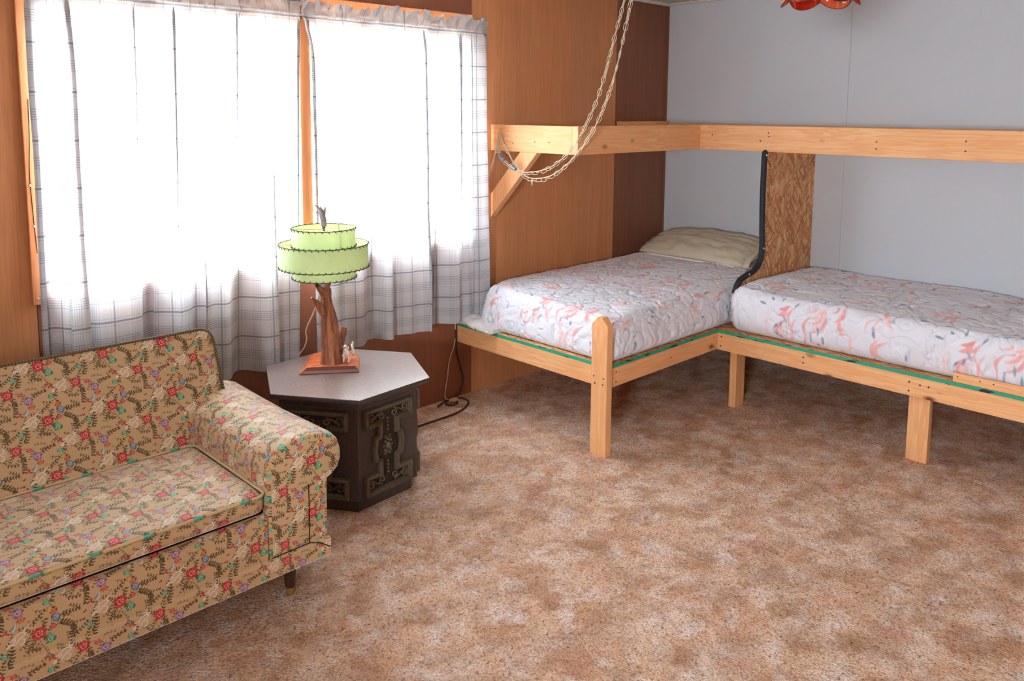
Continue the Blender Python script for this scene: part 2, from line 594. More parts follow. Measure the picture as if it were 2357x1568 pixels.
        if k == 0:
            spray(ox + 46, oy + 26, 0.1, 44, -0.25, 7, 8)
            spray(ox + 40, oy + 8, -0.1, 52, -2.1, 9, 10)
            spray(ox + 26, oy + 20, 1.0, 34, 0.8, 6, 7.5)
            spray(ox + 84, oy - 8, -2.0, 34, 0.6, 6, 7.5, BR2)
            flower(ox + 39, oy + 26, 9.5, BLU, BLUD, BLUL, 7)
            flower(ox + 34, oy + 43, 7.5, ORA, REDD, (236, 168, 118), 6)
            flower(ox + 24, oy - 24, 10.5, TEAL, TEALD, TEALL, 7)
            E(ox + 31, oy - 42, 3.6, 5.2, 0.4, YEL)
            E(ox + 27, oy - 36, 2.4, 4.0, -0.6, YEL)
            flower(ox + 32, oy + 5, 6.5, RED, REDD, REDL, 6)
            flower(ox, oy, 14, RED, REDD, REDL, 11)
        else:
            spray(ox + 58, oy - 18, 0.25, 42, 0.2, 7, 7.5)
            spray(ox + 20, oy + 14, 0.75, 40, 0.9, 7, 9)
            spray(ox + 10, oy - 18, -1.2, 46, -0.8, 8, 9.5)
            spray(ox - 18, oy + 20, 1.9, 36, -0.7, 6, 8)
            flower(ox + 33, oy - 5, 6.5, RED, REDD, REDL, 6)
            flower(ox + 52, oy - 27, 11.5, PUR, PURD, PURL, 9)
            flower(ox + 58, oy - 47, 8, ORA, REDD, (236, 168, 118), 6)
            S([(ox + 50, oy - 50), (ox + 42, oy - 58), (ox + 34, oy - 64)], 1.2, 2.6, BLU, 0.9)
            S([(ox + 46, oy - 52), (ox + 44, oy - 62), (ox + 40, oy - 68)], 1.0, 2.0, BLUL, 0.9)
            flower(ox, oy, 13, RED, REDD, REDL, 10)
        for (dx, dy, a) in ((104, 11, 0.5), (100, -9, -0.3)):
            E(ox + dx, oy + dy, 3.6, 1.9, a, RED)
            E(ox + dx + 2.5, oy + dy + 2, 3.2, 1.6, a + 1.2, REDD)
            leaf(ox + dx, oy + dy, 5, a + 2.6)
        flower(ox + 114, oy - 26, 7.5, TEAL, TEALD, TEALL, 6)
        E(ox + 118, oy - 45, 4.6, 3.0, 0.6, YEL)
        E(ox + 114, oy - 49, 2.6, 4.0, 0.2, (186, 150, 60))
        for (dx, dy, a) in ((19, -68, 0.6), (26, -64, 1.3), (29, -71, -0.4)):
            E(ox + dx, oy + dy, 5.0, 2.4, a, (184, 44, 56))
    g = RNG.normal(1.0, 0.045, (C.h, C.w, 1))
    C.a = np.clip(C.a * g, 0, 1)
    return C.image('tapestry_repeat')

def tapestry_mat():
    t = NT('floral_tapestry')
    im = tapestry()
    v = t.scale(t.uv(), (1 / TPW, 1 / TPH, 1))
    tx = t.n('TexImage', {'Vector': v})
    tx.image = im
    ob = t.uv()
    wv = t.noise(t.scale(ob, (1.0, 1.0, 1)), 900, 2, 0.6)
    sh = t.noise(t.obj(), 5, 3)
    col = t.mix(t.ramp(sh, [(0.4, 0.0), (0.7, 0.12)]), tx.outputs[0], s2l(170, 140, 104))
    h = t.math('ADD', t.n('RGBToBW', {0: tx.outputs[0]}).outputs[0], t.math('MULTIPLY', wv, 0.5))
    return t.done(t.pbsdf(col, 0.6, 0.35, t.bump(h, 0.35, 0.0015), **{'Sheen Weight': 0.9, 'Sheen Roughness': 0.3}))
M['tapestry'] = tapestry_mat()

def quilt_mat():
    n = 1024
    C = Canvas(n, n, (222, 223, 233))
    rr = random.Random(11)
    PK = [(230, 166, 164), (234, 182, 180), (224, 150, 148), (236, 200, 200)]
    BL = [(124, 148, 172), (150, 170, 192), (104, 130, 158)]
    GY = [(214, 216, 224), (206, 210, 220)]
    for i in range(20):
        x, y = rr.random() * n, rr.random() * n
        C.ell(x, y, 26 + 40 * rr.random(), 12 + 20 * rr.random(), rr.random() * PI, rr.choice(GY), 0.6, 14)
    for i in range(27):
        x, y = rr.random() * n, rr.random() * n
        a = rr.choice([0.2, -0.35, 0.6, 1.2, 2.6]) + rr.uniform(-0.3, 0.3)
        for k in range(rr.randint(2, 4)):
            L = rr.uniform(60, 170)
            b = a + rr.uniform(-0.22, 0.22)
            x0, y0 = x + rr.uniform(-40, 40), y + rr.uniform(-40, 40)
            cx, cy2 = x0 + math.cos(b) * L * 0.5 - math.sin(b) * L * 0.22, y0 + math.sin(b) * L * 0.5 + math.cos(b) * L * 0.22
            C.stroke([(x0, y0), (cx, cy2), (x0 + math.cos(b) * L, y0 + math.sin(b) * L)], 0.5, 0.5, rr.choice(PK), 0.38, 6, mid=rr.uniform(5, 14))
    for i in range(54):
        x, y = rr.random() * n, rr.random() * n
        a = rr.random() * PI
        C.ell(x, y, rr.uniform(12, 26), rr.uniform(5, 10), a, rr.choice(BL), 0.75, 4)
        C.stroke([(x, y), (x + math.cos(a) * 40, y + math.sin(a) * 40)], 1.6, 0.6, rr.choice(BL), 0.6)
    im = C.image('quilt_print')
    t = NT('quilted_print_cotton')
    tx = t.n('TexImage', {'Vector': t.scale(t.uv(), (1 / 0.82, 1 / 0.82, 1))})
    tx.image = im
    f = t.noise(t.obj(), 55, 4, 0.6)
    return t.done(t.pbsdf(tx.outputs[0], 0.85, 0.12, t.bump(f, 0.25, 0.003), **{'Sheen Weight': 0.15}))
M['quilt'] = quilt_mat()

def plaid_mat():
    t = NT('sheer_plaid_cotton')
    sx = t.n('SeparateXYZ', {0: t.uv()})
    P = 0.168
    def lines(s, ph):
        f = t.math('FRACT', t.math('ADD', t.math('DIVIDE', s, P), ph))
        w = 0.0
        st = [(0.0, 0.0)]
        def band(c, half, v):
            st.append((c - half, v))
            st.append((c + half, 0.0))
        for k in range(5):
            band(0.22 + k * 0.052, 0.010, 0.55)
        band(0.78, 0.022, 0.95)
        for k in range(2):
            band(0.70 + k * 0.16, 0.008, 0.4)
        st.sort()
        return t.ramp(f, st, 'CONSTANT')
    a = t.n('RGBToBW', {0: lines(sx.outputs[0], 0.1)}).outputs[0]
    b = t.n('RGBToBW', {0: lines(sx.outputs[1], 0.35)}).outputs[0]
    thread = t.math('ADD', t.math('MULTIPLY', a, 0.8), b)
    weave = t.noise(t.scale(t.uv(), (900, 200, 1)), 1.0, 2)
    thread = t.math('MULTIPLY', t.math('MINIMUM', thread, 1.0), t.math('ADD', 0.75, t.math('MULTIPLY', weave, 0.4)))
    col = t.mix(thread, s2l(244, 247, 255), s2l(164, 168, 184))
    bump = t.bump(weave, 0.1, 0.0008)
    dif = t.n('BsdfDiffuse', {'Color': col, 'Normal': bump}).outputs[0]
    tcol = t.mix(thread, (0.22, 0.225, 0.235, 1), (0.09, 0.09, 0.10, 1))
    tr = t.n('BsdfTranslucent', {'Color': tcol}).outputs[0]
    tp = t.n('BsdfTransparent', {'Color': (1, 1, 1, 1)}).outputs[0]
    m1 = t.n('MixShader', {0: 0.5, 1: dif, 2: tr}).outputs[0]
    fac = t.math('MULTIPLY', 0.012, t.math('SUBTRACT', 1.0, thread))
    return t.done(t.n('MixShader', {0: fac, 1: m1, 2: tp}).outputs[0])
M['plaid'] = plaid_mat()

def glass_mat():
    t = NT('window_glass')
    tp = t.n('BsdfTransparent', {'Color': (0.97, 0.985, 0.98, 1)}).outputs[0]
    gl = t.n('BsdfGlossy', {'Roughness': 0.02}).outputs[0]
    fr = t.n('Fresnel', {'IOR': 1.45}).outputs[0]
    return t.done(t.n('MixShader', {0: t.math('MULTIPLY', fr, 0.6), 1: tp, 2: gl}).outputs[0])
M['glass'] = glass_mat()

# ------------------------------------------------------------------ room shell
ZC = 2.245
floor = struct(obj('floor', MB().box((-6.6, -5.3, -0.1), (0.1, 0.12, 0.0)), M['carpet']))
ceil = struct(obj('ceiling', MB().box((-6.6, -5.3, ZC), (0.1, 0.12, ZC + 0.1)), M['ceiling']))
ground = struct(obj('ground', MB().box((-16, 0.4, -0.6), (8, 14, -0.5)), M['outside']))

WX0, WX1, WZ0, WZ1 = -3.79, -1.84, 0.885, 1.905
wl = struct(obj('wall_left', MB().box((-6.6, 0.02, 0), (WX0, 0.11, ZC)).box((WX1, 0.02, 0), (0.1, 0.11, ZC)).box((WX0, 0.02, 0), (WX1, 0.11, WZ0)).box((WX0, 0.02, WZ1), (WX1, 0.11, ZC)), M['dark']))
def wpanel(x0, x1, z0, z1, m, y=0.0):
    return obj('panel', MB().box((x0 + 0.0012, y, z0), (x1 - 0.0012, 0.0195, z1)), M[m], wl, bevel=0.001, bevseg=1)
wpanel(-6.6, -5.05, 0, ZC, 'ply')
wpanel(-5.05, -3.835, 0, ZC, 'ply')
wpanel(-3.835, WX0, 0, ZC, 'ply_red', 0.001)
wpanel(WX0, -2.60, 0, WZ0, 'ply_red', 0.001)
wpanel(-2.60, -1.757, 0, WZ0, 'ply_red', 0.0)
wpanel(WX0, -2.436, WZ1, ZC, 'ply_red')
wpanel(-2.436, -1.757, WZ1, ZC, 'ply_red')
wpanel(WX1, -1.757, WZ0, WZ1, 'ply_red', 0.001)
wpanel(-1.757, -0.549, 0, ZC, 'ply')
wpanel(-0.549, 0.0, 0, ZC, 'ply_dark', 0.006)

wr = struct(obj('wall_right', MB().box((0.012, -5.3, 0), (0.1, 0.02, ZC)), M['dark']))
for y0, y1 in ((-1.23, 0.006), (-2.45, -1.23), (-3.67, -2.45), (-5.2, -3.67)):
    obj('panel', MB().box((0.0, y0 + 0.0004, 0), (0.0118, y1 - 0.0004, ZC)), M['gray'], wr, bevel=0.0008, bevseg=1)
wf = struct(obj('wall_front', MB().box((-6.6, -5.3, 0), (0.0, -5.2, ZC)), M['ply']))
wb = struct(obj('wall_back', MB().box((-6.6, -5.2, 0), (-6.5, -4.1, ZC)).box((-6.6, -3.4, 0), (-6.5, 0.02, ZC)).box((-6.6, -4.1, 0), (-6.5, -3.4, 1.2)).box((-6.6, -4.1, 1.75), (-6.5, -3.4, ZC)), M['ply']))
win2 = struct(obj('window_2', MB().box((-6.59, -4.1, 1.2), (-6.51, -4.07, 1.75)).box((-6.59, -3.43, 1.2), (-6.51, -3.4, 1.75)).box((-6.59, -4.07, 1.2), (-6.51, -3.43, 1.23)).box((-6.59, -4.07, 1.72), (-6.51, -3.43, 1.75)), M['trimwood']))
obj('glass_pane', MB().box((-6.553, -4.07, 1.23), (-6.549, -3.43, 1.72)), M['glass'], win2)
struct(obj('trim_1', MB().box((-6.5, -0.018, ZC - 0.022), (0.0, -0.0005, ZC - 0.0005)), M['ceiltrim'], bevel=0.003))
struct(obj('trim_2', MB().box((-0.018, -5.2, ZC - 0.016), (-0.0005, -0.019, ZC - 0.0005)), M['ceiltrim'], bevel=0.003))
struct(obj('trim_3', MB().box((-0.012, -0.0055, 0.0), (-0.0006, 0.0055, ZC - 0.024)), M['ply_dark']))

# window in view
win = struct(obj('window_1', MB().box((WX0, 0.03, WZ0), (WX0 + 0.03, 0.10, WZ1)).box((WX1 - 0.03, 0.03, WZ0), (WX1, 0.10, WZ1))
             .box((WX0 + 0.03, 0.03, WZ0), (WX1 - 0.03, 0.10, WZ0 + 0.025)).box((WX0 + 0.03, 0.03, WZ1 - 0.025), (WX1 - 0.03, 0.10, WZ1)), M['trimwood'], bevel=0.002))
obj('mullion', MB().box((-2.808, -0.076, WZ0 - 0.05), (-2.754, 0.10, WZ1 + 0.008)), M['trimwood'], win, bevel=0.003)
obj('glass_pane', MB().box((WX0 + 0.03, 0.06, WZ0 + 0.025), (-2.809, 0.064, WZ1 - 0.025)), M['glass'], win)
obj('glass_pane', MB().box((-2.753, 0.06, WZ0 + 0.025), (WX1 - 0.03, 0.064, WZ1 - 0.025)), M['glass'], win)
obj('left_casing', MB().box((-3.852, -0.02, 0.832), (-3.785, -0.0005, 2.02)), M['trimwood'], win, bevel=0.003)
obj('right_casing', MB().box((-1.845, -0.02, 0.832), (-1.778, -0.0005, 2.02)), M['trimwood'], win, bevel=0.003)
obj('head_casing', MB().box((-3.784, -0.02, WZ1 - 0.005), (-2.809, -0.0005, 2.02)).box((-2.753, -0.02, WZ1 - 0.005), (-1.846, -0.0005, 2.02)), M['trimwood'], win, bevel=0.003)
obj('sill', MB().box((-3.784, -0.02, 0.832), (-2.809, 0.028, WZ0)).box((-2.753, -0.02, 0.832), (-1.846, 0.028, WZ0)), M['trimwood'], win, bevel=0.003)
M['steel'] = plain('screw_steel', (205, 205, 212), 0.3, 0.5, 0.7)
M['darkmetal'] = plain('dark_screw_head', (62, 58, 56), 0.5, 0.4, 0.4)
M['crack'] = plain('dark_crack', (52, 34, 26), 0.9, 0.1)
for (px, pz) in ((-3.821, 1.70), (-3.8395, 1.26), (-3.8345, 1.115), (-3.836, 0.855)):
    s = MB()
    s.ball((px, -0.0205, pz), 0.0045, 10, 6, (1, 0.5, 1))
    obj('screw', s, M['steel'], win, smooth=180)
obj('crack', MB().tube(smoothpath([(-3.829, -0.0203, 1.56), (-3.832, -0.0203, 1.42), (-3.838, -0.0203, 1.30), (-3.835, -0.0203, 1.17), (-3.833, -0.0203, 1.115), (-3.829, -0.0203, 1.02)], 5), [0.0012] * 26, 6), M['crack'], win)

# ------------------------------------------------------------------ curtains on their rod
M['rodmetal'] = plain('white_enamel_rod', (214, 210, 205), 0.35, 0.5, 0.1)
rod = thing('curtain_rod', 'thin white rod threaded through the ruffled tops of both plaid curtains', 'curtain rod', (-2.79, -0.075, 1.93))
obj('rod', MB().tube([(-3.84, -0.072, 1.93), (-1.80, -0.072, 1.93)], 0.004, 10), M['rodmetal'], rod, smooth=60)
obj('bracket', MB().box((-3.848, -0.074, 1.921), (-3.842, -0.0205, 1.939)), M['rodmetal'], rod, bevel=0.001)
obj('bracket', MB().box((-1.80, -0.074, 1.925), (-1.796, -0.0202, 1.935)), M['rodmetal'], rod, bevel=0.001)

def curtain(label, xl, xr, zb, seed, depth, pleats=(), nu=640, nv=120):
    r = np.random.default_rng(seed)
    u = np.linspace(0, 1, nu)[None, :]
    v = np.linspace(0, 1, nv)[:, None]
    zbv = zb(u)
    ztop = 1.990 + 0.016 * vnoise(u * 22, u * 0 + 3, seed) + 0.010 * vnoise(u * 47, u * 0 + 9, seed)
    vv = np.where(v < 0.88, v / 0.88, 1.0)
    z = np.where(v < 0.88, zbv + (1.915 - zbv) * vv, 1.915 + (ztop - 1.915) * (v - 0.88) / 0.12)
    drop = np.clip((1.93 - z) / 1.5, 0, 1)
    # long folds (fixed places in the cloth), opening out downwards
    f = np.zeros_like(u)
    ph = r.random(5) * 6.28
    for k, (fr, a) in enumerate(((5.3, 1.0), (8.1, 0.7), (2.7, 0.6), (12.3, 0.22))):
        f = f + a * np.sin(2 * PI * fr * (u + 0.02 * np.sin(2 * PI * 2.3 * u + ph[4])) + ph[k])
    sway = 1 + 0.25 * vnoise(u * 7 + 0 * v, 2.2 * drop + 5, seed + 1)
    ampl = 0.005 + 0.021 * np.power(drop, 0.55)
    hi = vnoise(u * 85 + 0 * v, z * 1.2, seed + 2) * 0.005 * np.exp(-drop * 9)
    y = -(depth + ampl * f * sway + hi)
    g = np.gradient(np.broadcast_to(f, y.shape), axis=1) * nu / 60
    x = xl(z) + (xr(z) - xl(z)) * u - 0.006 * np.power(drop, 0.6) * g * 0.6
    # pinched pleats where the cloth doubles over itself (place, half width, strength at the top and at the hem)
    for (uk, wk, at, ab) in pleats:
        uc = uk + 0.006 * vnoise(drop * 5, drop * 0 + uk * 40, seed + 8)
        t = (u - uc) / wk
        k = (at + (ab - at) * drop) * np.clip(drop / 0.03, 0, 1)
        e = np.exp(-t * t / 2)
        x = x - (xr(z) - xl(z)) * wk * k * t * e
        y = y - 0.011 * np.clip(k, 0, 1.5) * e
    # gathered pocket and ruffle above the rod
    up = np.clip((z - 1.915) / 0.03, 0, 1)
    pocket = np.exp(-((z - 1.93) / 0.012) ** 2)
    crink = vnoise(u * 110 + 0 * v, z * 30, seed + 3)
    y = y * (1 - pocket) + pocket * (-0.0835 - 0.0035 * crink)
    ruf = np.clip((z - 1.944) / 0.04, 0, 1)
    wave = vnoise(u * 40 + 0 * v, z * 5, seed + 4) + 0.5 * vnoise(u * 85 + 0 * v, z * 9, seed + 5)
    y = y * (1 - ruf * 0.999) + ruf * (-0.086 - 0.040 * wave * ruf)
    x = x + ruf * 0.02 * vnoise(u * 55 + 0 * v, z * 6, seed + 6)
    z = z + up * ruf * 0.010 * vnoise(u * 70 + 0 * v, z * 3, seed + 7)
    return x, y, z, u, v, 1

def curtain_mesh(x, y, z, width, parent_name, label):
    nv, nu = x.shape
    mid = nv // 4
    al = np.concatenate([[0], np.cumsum(np.hypot(np.diff(x[mid]), np.diff(y[mid])))]) * 1.15
    vs = np.stack([x, y, z], -1).reshape(-1, 3)
    mb = MB()
    fs, us = [], []
    zz = z[:, nu // 2]
    for j in range(nv - 1):
        for i in range(nu - 1):
            a = j * nu + i
            fs.append((a, a + 1, a + nu + 1, a + nu))
            us.append([(al[i], zz[j]), (al[i + 1], zz[j]), (al[i + 1], zz[j + 1]), (al[i], zz[j + 1])])
    mb.add(vs, fs, us)
    o = obj('curtain', mb, M['plaid'], smooth=180, recalc=False)
    tag(o, label, 'curtain')
    return o

one = lambda u: u * 0 + 1
x, y, z, u, v, _ = curtain('', lambda z: -3.838 + 0.0 * z, lambda z: -2.802 - 0.042 * (1.93 - z) / 1.5 , lambda u: 0.428 * one(u), 21, 0.082,
                           [(0.012, 0.012, 2.6, 2.6), (0.085, 0.006, 1.2, 2.6), (0.125, 0.010, 2.7, 3.0), (0.335, 0.008, 2.2, 0.4), (0.47, 0.007, 2.9, 0.8), (0.575, 0.011, -0.8, 3.3), (0.40, 0.013, -0.5, 2.9), (0.73, 0.006, 2.6, 0.2), (0.865, 0.011, 0.2, 3.2), (0.985, 0.009, 2.8, 1.2)])
curtain_mesh(x, y, z, 1.0, None, 'left of two white plaid curtains, wide panel hanging behind the floral sofa')
x, y, z, u, v, _ = curtain('', lambda z: -2.762 - 0.034 * np.exp(-((1.93 - z) / 0.10) ** 2), lambda z: -1.680 + 0.010 * np.sin(z * 3),
                           lambda u: 0.438 * one(u) + 0.028 * np.clip((u - 0.9) / 0.1, 0, 1), 35, 0.080,
                           [(0.014, 0.008, 2.6, 2.2), (0.30, 0.009, -0.5, 2.6), (0.575, 0.007, 2.7, 2.9), (0.66, 0.010, -0.8, 2.9), (0.80, 0.009, 3.0, 0.6), (0.86, 0.005, 2.5, 0.6), (0.94, 0.010, 2.2, 2.8)])
# the outer edge turns back to the wall
ed = np.clip((u - 0.93) / 0.07, 0, 1)
y = y * (1 - ed) + ed * (y * 0.35 - 0.012)
curtain_mesh(x, y, z, 1.0, None, 'right of two white plaid curtains, its edge hanging beside the bunk')

# ------------------------------------------------------------------ lower bunk frame (L-shaped, nailed together)
ZR, TH = 0.392, 0.016
ZP = ZR + TH
def osb_mat(name, gx=False):
    t = NT(name)
    v = t.obj()
    def flakes(k, long_, short, ang):
        sc3 = (short, long_, short) if gx else (short, short, long_)
        mp = t.n('Mapping', {'Vector': v, 'Rotation': (0.0, 0.0 if gx else ang, ang if gx else 0.0), 'Location': (k * 1.7, k * 2.3, k * 0.9), 'Scale': sc3}, vector_type='TEXTURE')
        vo = t.n('TexVoronoi', {'Vector': mp.outputs[0], 'Scale': 1.0})
        return t.n('SeparateColor', {0: vo.outputs['Color']})
    b = flakes(0, 0.09, 0.02, 0.12)
    col = t.mix(b.outputs[0], s2l(198, 148, 100), s2l(222, 178, 128))
    for k, (lg, sh, ang, th, c0, c1) in enumerate(((0.08, 0.015, 0.35, 0.66, (228, 186, 138), (206, 158, 108)), (0.075, 0.014, -0.3, 0.72, (176, 118, 72), (196, 140, 90)), (0.09, 0.017, -0.1, 0.7, (214, 166, 116), (232, 194, 148)),
                                                    (0.06, 0.010, 0.8, 0.82, (170, 110, 68), (192, 134, 88)), (0.065, 0.011, -0.65, 0.84, (162, 102, 60), (182, 122, 78)), (0.05, 0.009, 0.05, 0.8, (196, 128, 80), (206, 142, 94)))):
        f = flakes(k + 1, lg, sh, ang)
        col = t.mix(t.math('GREATER_THAN', f.outputs[0], th), col, t.mix(f.outputs[1], s2l(c0), s2l(c1)))
    grain = t.noise(t.scale(v, (180, 180, 16)), 1.0, 3, 0.6)
    col = t.mix(t.ramp(grain, [(0.4, 0.25), (0.6, 0.0)]), col, s2l(160, 106, 66))
    return t.done(t.pbsdf(col, 0.6, 0.25, t.bump(grain, 0.25, 0.001)))
M['osb'] = osb_mat('strand_board')
M['osb_flat'] = osb_mat('strand_board_flat', True)

def greenedge():
    t = NT('green_sealed_edge')
    v = t.obj()
    f = t.noise(t.scale(v, (9, 9, 60)), 1.0, 2, 0.5)
    g = t.noise(v, 120, 3)
    col = t.mix(g, s2l(58, 168, 132), s2l(44, 138, 108))
    col = t.mix(t.ramp(f, [(0.62, 0.0), (0.64, 1.0)]), col, s2l(34, 46, 56))
    return t.done(t.pbsdf(col, 0.6, 0.3))
M['green'] = greenedge()

XF = -1.861     # outer face of the foot rail
W1, W2 = 1.030, 0.966
frame = thing('bunk_frame', 'lower L-shaped pine bunk frame with square legs and a pointed corner post', 'bed frame', (-1.4, -1.0, 0))
board('foot_rail', (XF, -0.989, ZR - 0.089), (XF + 0.038, -0.002, ZR), 1, frame)
board('side_rail', (XF, -W1, ZR - 0.089), (-W2 + 0.0385, -W1 + 0.038, ZR), 0, frame)
board('front_rail', (-W2, -3.05, ZR - 0.089), (-W2 + 0.038, -W1 - 0.001, ZR), 1, frame)
# corner post: 2x4 with its top corners cut off
yp = -1.052
post = MB().prism([(yp, -0.0), (yp + 0.089, -0.0), (yp + 0.089, 0.598), (yp + 0.058, 0.632), (yp + 0.032, 0.632), (yp, 0.598)], 0, XF - 0.039, XF - 0.001)
obj('corner_post', post, M['pine_z'], frame, bevel=0.002)
for (yy, zz) in ((-0.978, 0.362), (-1.034, 0.360), (-0.985, 0.330), (-1.030, 0.332)):
    obj('screw', MB().ball((XF - 0.0392, yy, zz), 0.0042, 8, 5, (0.4, 1, 1)), M['darkmetal'], frame, smooth=180)
for (xx, zz) in ((-1.806, 0.372), (-1.806, 0.325), (-0.995, 0.372), (-0.995, 0.322), (-1.38, 0.345)):
    obj('screw', MB().ball((xx, -W1 - 0.0002, zz), 0.0042, 8, 5, (1, 0.4, 1)), M['darkmetal'], frame, smooth=180)
for (yy, zz) in ((-1.055, 0.375), (-1.052, 0.325), (-1.50, 0.365), (-1.50, 0.338), (-1.985, 0.365), (-1.985, 0.325), (-2.03, 0.36), (-2.065, 0.36)):
    obj('screw', MB().ball((-W2 - 0.0002, yy, zz), 0.0042, 8, 5, (0.4, 1, 1)), M['darkmetal'], frame, smooth=180)
board('leg', (-W2 + 0.0385, -1.125, 0), (-W2 + 0.0385 + 0.089, -1.087, ZR - 0.089), 2, frame)
board('leg', (-W2 + 0.0385, -2.064, 0), (-W2 + 0.0385 + 0.038, -1.975, ZR - 0.0), 2, frame)
board('leg', (-W2 + 0.0385, -3.02, 0), (-W2 + 0.0385 + 0.038, -2.931, ZR - 0.0), 2, frame)
board('leg', (-0.05, -2.06, 0), (-0.012, -1.97, ZR), 2, frame)
obj('platform', MB().box((XF + 0.0035, -W1 + 0.0035, ZR + 0.0004), (-0.0005, -0.0025, ZP)), M['osb_flat'], frame)
obj('platform', MB().box((-W2 + 0.0035, -3.05, ZR + 0.0004), (-0.0005, -W1 + 0.0025, ZP - 0.0002)), M['osb_flat'], frame)
obj('painted_edge', MB().box((XF + 0.0005, -W1 + 0.0035, ZR + 0.0004), (XF + 0.0034, -0.0025, ZP + 0.0002)), M['green'], frame)['label'] = 'green sealed edge of the board'
obj('painted_edge', MB().box((XF + 0.0005, -W1 + 0.0005, ZR + 0.0004), (-W2 + 0.003, -W1 + 0.0034, ZP + 0.0002)), M['green'], frame)['label'] = 'green sealed edge of the board'
obj('painted_edge', MB().box((-W2 + 0.0005, -3.05, ZR + 0.0004), (-W2 + 0.0034, -W1 - 0.0002, ZP + 0.0002)), M['green'], frame)['label'] = 'green sealed edge with black paint marks'
board('stop_strip', (-W2 + 0.0005, -3.05, ZP + 0.0005), (-W2 + 0.0145, -2.157, ZP + 0.041), 1, frame)
for yy in (-2.175, -2.26, -2.31):
    obj('screw', MB().ball((-W2 + 0.0002, yy, ZP + 0.026), 0.003, 8, 5, (0.4, 1, 1)), M['darkmetal'], frame, smooth=180)

# ------------------------------------------------------------------ upper bunk frame
ZU = 1.457
upper = thing('upper_bunk_frame', 'unmattressed upper pine bunk frame of wide knotty boards running along both walls', 'bunk frame', (-0.6, -0.6, 1.317))
U1, U2, XE = 0.6212, 0.5464, -1.621
board('front_board', (XE, -U1, ZU - 0.14), (-U2 + 0.0, -U1 + 0.038, ZU), 0, upper)
board('side_board', (-U2, -3.05, ZU - 0.14), (-U2 + 0.038, -U1 + 0.038, ZU), 1, upper)
board('end_board', (XE + 0.001, -U1 + 0.0385, ZU - 0.14), (XE + 0.039, -0.0008, ZU - 0.001), 1, upper)
board('wall_cleat', (-0.53, -0.0335, ZU - 0.06), (-0.0015, 0.0052, ZU + 0.010), 0, upper)
board('wall_cleat', (-0.0395, -3.05, ZU - 0.09), (-0.0012, -0.04, ZU - 0.005), 1, upper)
# diagonal brace
bx0, bx1 = XE + 0.0395, XE + 0.0775
obj('brace', MB().prism([(-0.0012, 0.952), (-0.0012, 1.082), (-0.222, 1.3165), (-0.345, 1.3165)], 0, XE + 0.002, XE + 0.040), M['pine_diag'], upper, bevel=0.002)
for (yy, zz) in ((-0.06, 1.395), (-0.33, 1.372), (-0.43, 1.372), (-0.17, 1.36)):
    obj('screw', MB().ball((XE + 0.0008, yy, zz), 0.0036, 8, 5, (0.4, 1, 1)), M['darkmetal'], upper, smooth=180)
for (yy, zz) in ((-0.70, 1.40), (-1.045, 1.42), (-1.05, 1.40), (-1.0, 1.375), (-1.62, 1.39), (-1.62, 1.355), (-2.02, 1.405), (-2.02, 1.36)):
    obj('screw', MB().ball((-U2 - 0.0002, yy, zz), 0.004, 8, 5, (0.4, 1, 1)), M['darkmetal'], upper, smooth=180)

# ------------------------------------------------------------------ strand-board divider between the two beds
div = thing('strand_board_divider', 'strand board panel with a black foam edge standing between the two beds', 'divider', (-0.3, -1.05, ZP))
edge = smoothpath([(-0.580, 1.3155), (-0.586, 1.29), (-0.588, 1.10), (-0.580, 0.90), (-0.572, 0.80), (-0.590, 0.722), (-0.645, 0.682), (-0.730, 0.664), (-0.785, 0.650), (-0.820, 0.624), (-0.842, 0.585)], 6)
poly = [(-0.0008, ZP + 0.0008), (-0.0008, 1.3155)] + [(a, b) for a, b in edge] + [(-0.842, ZP + 0.0008)]
obj('panel', MB().prism(poly, 1, -1.058, -1.046), M['osb'], div)
M['foam'] = plain('black_foam_rubber', (38, 42, 48), 0.65, 0.35)
foam = [(a - 0.004, -1.052, b) for a, b in edge]
obj('foam_guard', MB().tube(foam, 0.0155, 14), M['foam'], div, smooth=60)
M['whitescrew'] = plain('white_screw_head', (232, 232, 236), 0.4, 0.5)
for a, b in ((-0.590, 1.302), (-0.577, 0.795), (-0.722, 0.672)):
    obj('screw', MB().ball((a - 0.006, -1.0675, b), 0.0052, 10, 6, (1, 0.5, 1)), M['whitescrew'], div, smooth=180)
M['ink'] = plain('stamped_ink', (70, 50, 36), 0.8, 0.1)
ink = MB()
ri = random.Random(5)
zz = 1.30
while zz > 0.66:
    h = ri.choice((0.006, 0.010, 0.014))
    xx = -0.557 if zz > 0.74 else -0.565
    k = ri.randint(0, 3)
    y0, y1 = -1.0584, -1.0581
    ink.box((xx, y0, zz - 0.0018), (xx + 0.022, y1, zz))
    if k != 0:
        ink.box((xx, y0, zz - h), (xx + 0.0018, y1, zz))
    if k > 1:
        ink.box((xx + 0.010, y0, zz - h), (xx + 0.0118, y1, zz))
    if k > 2:
        ink.box((xx, y0, zz - h - 0.0018), (xx + 0.022, y1, zz - h))
    zz -= h + ri.choice((0.006, 0.008, 0.016))
o = obj('stamped_marks', ink, M['ink'], div)
o['kind'] = 'stuff'

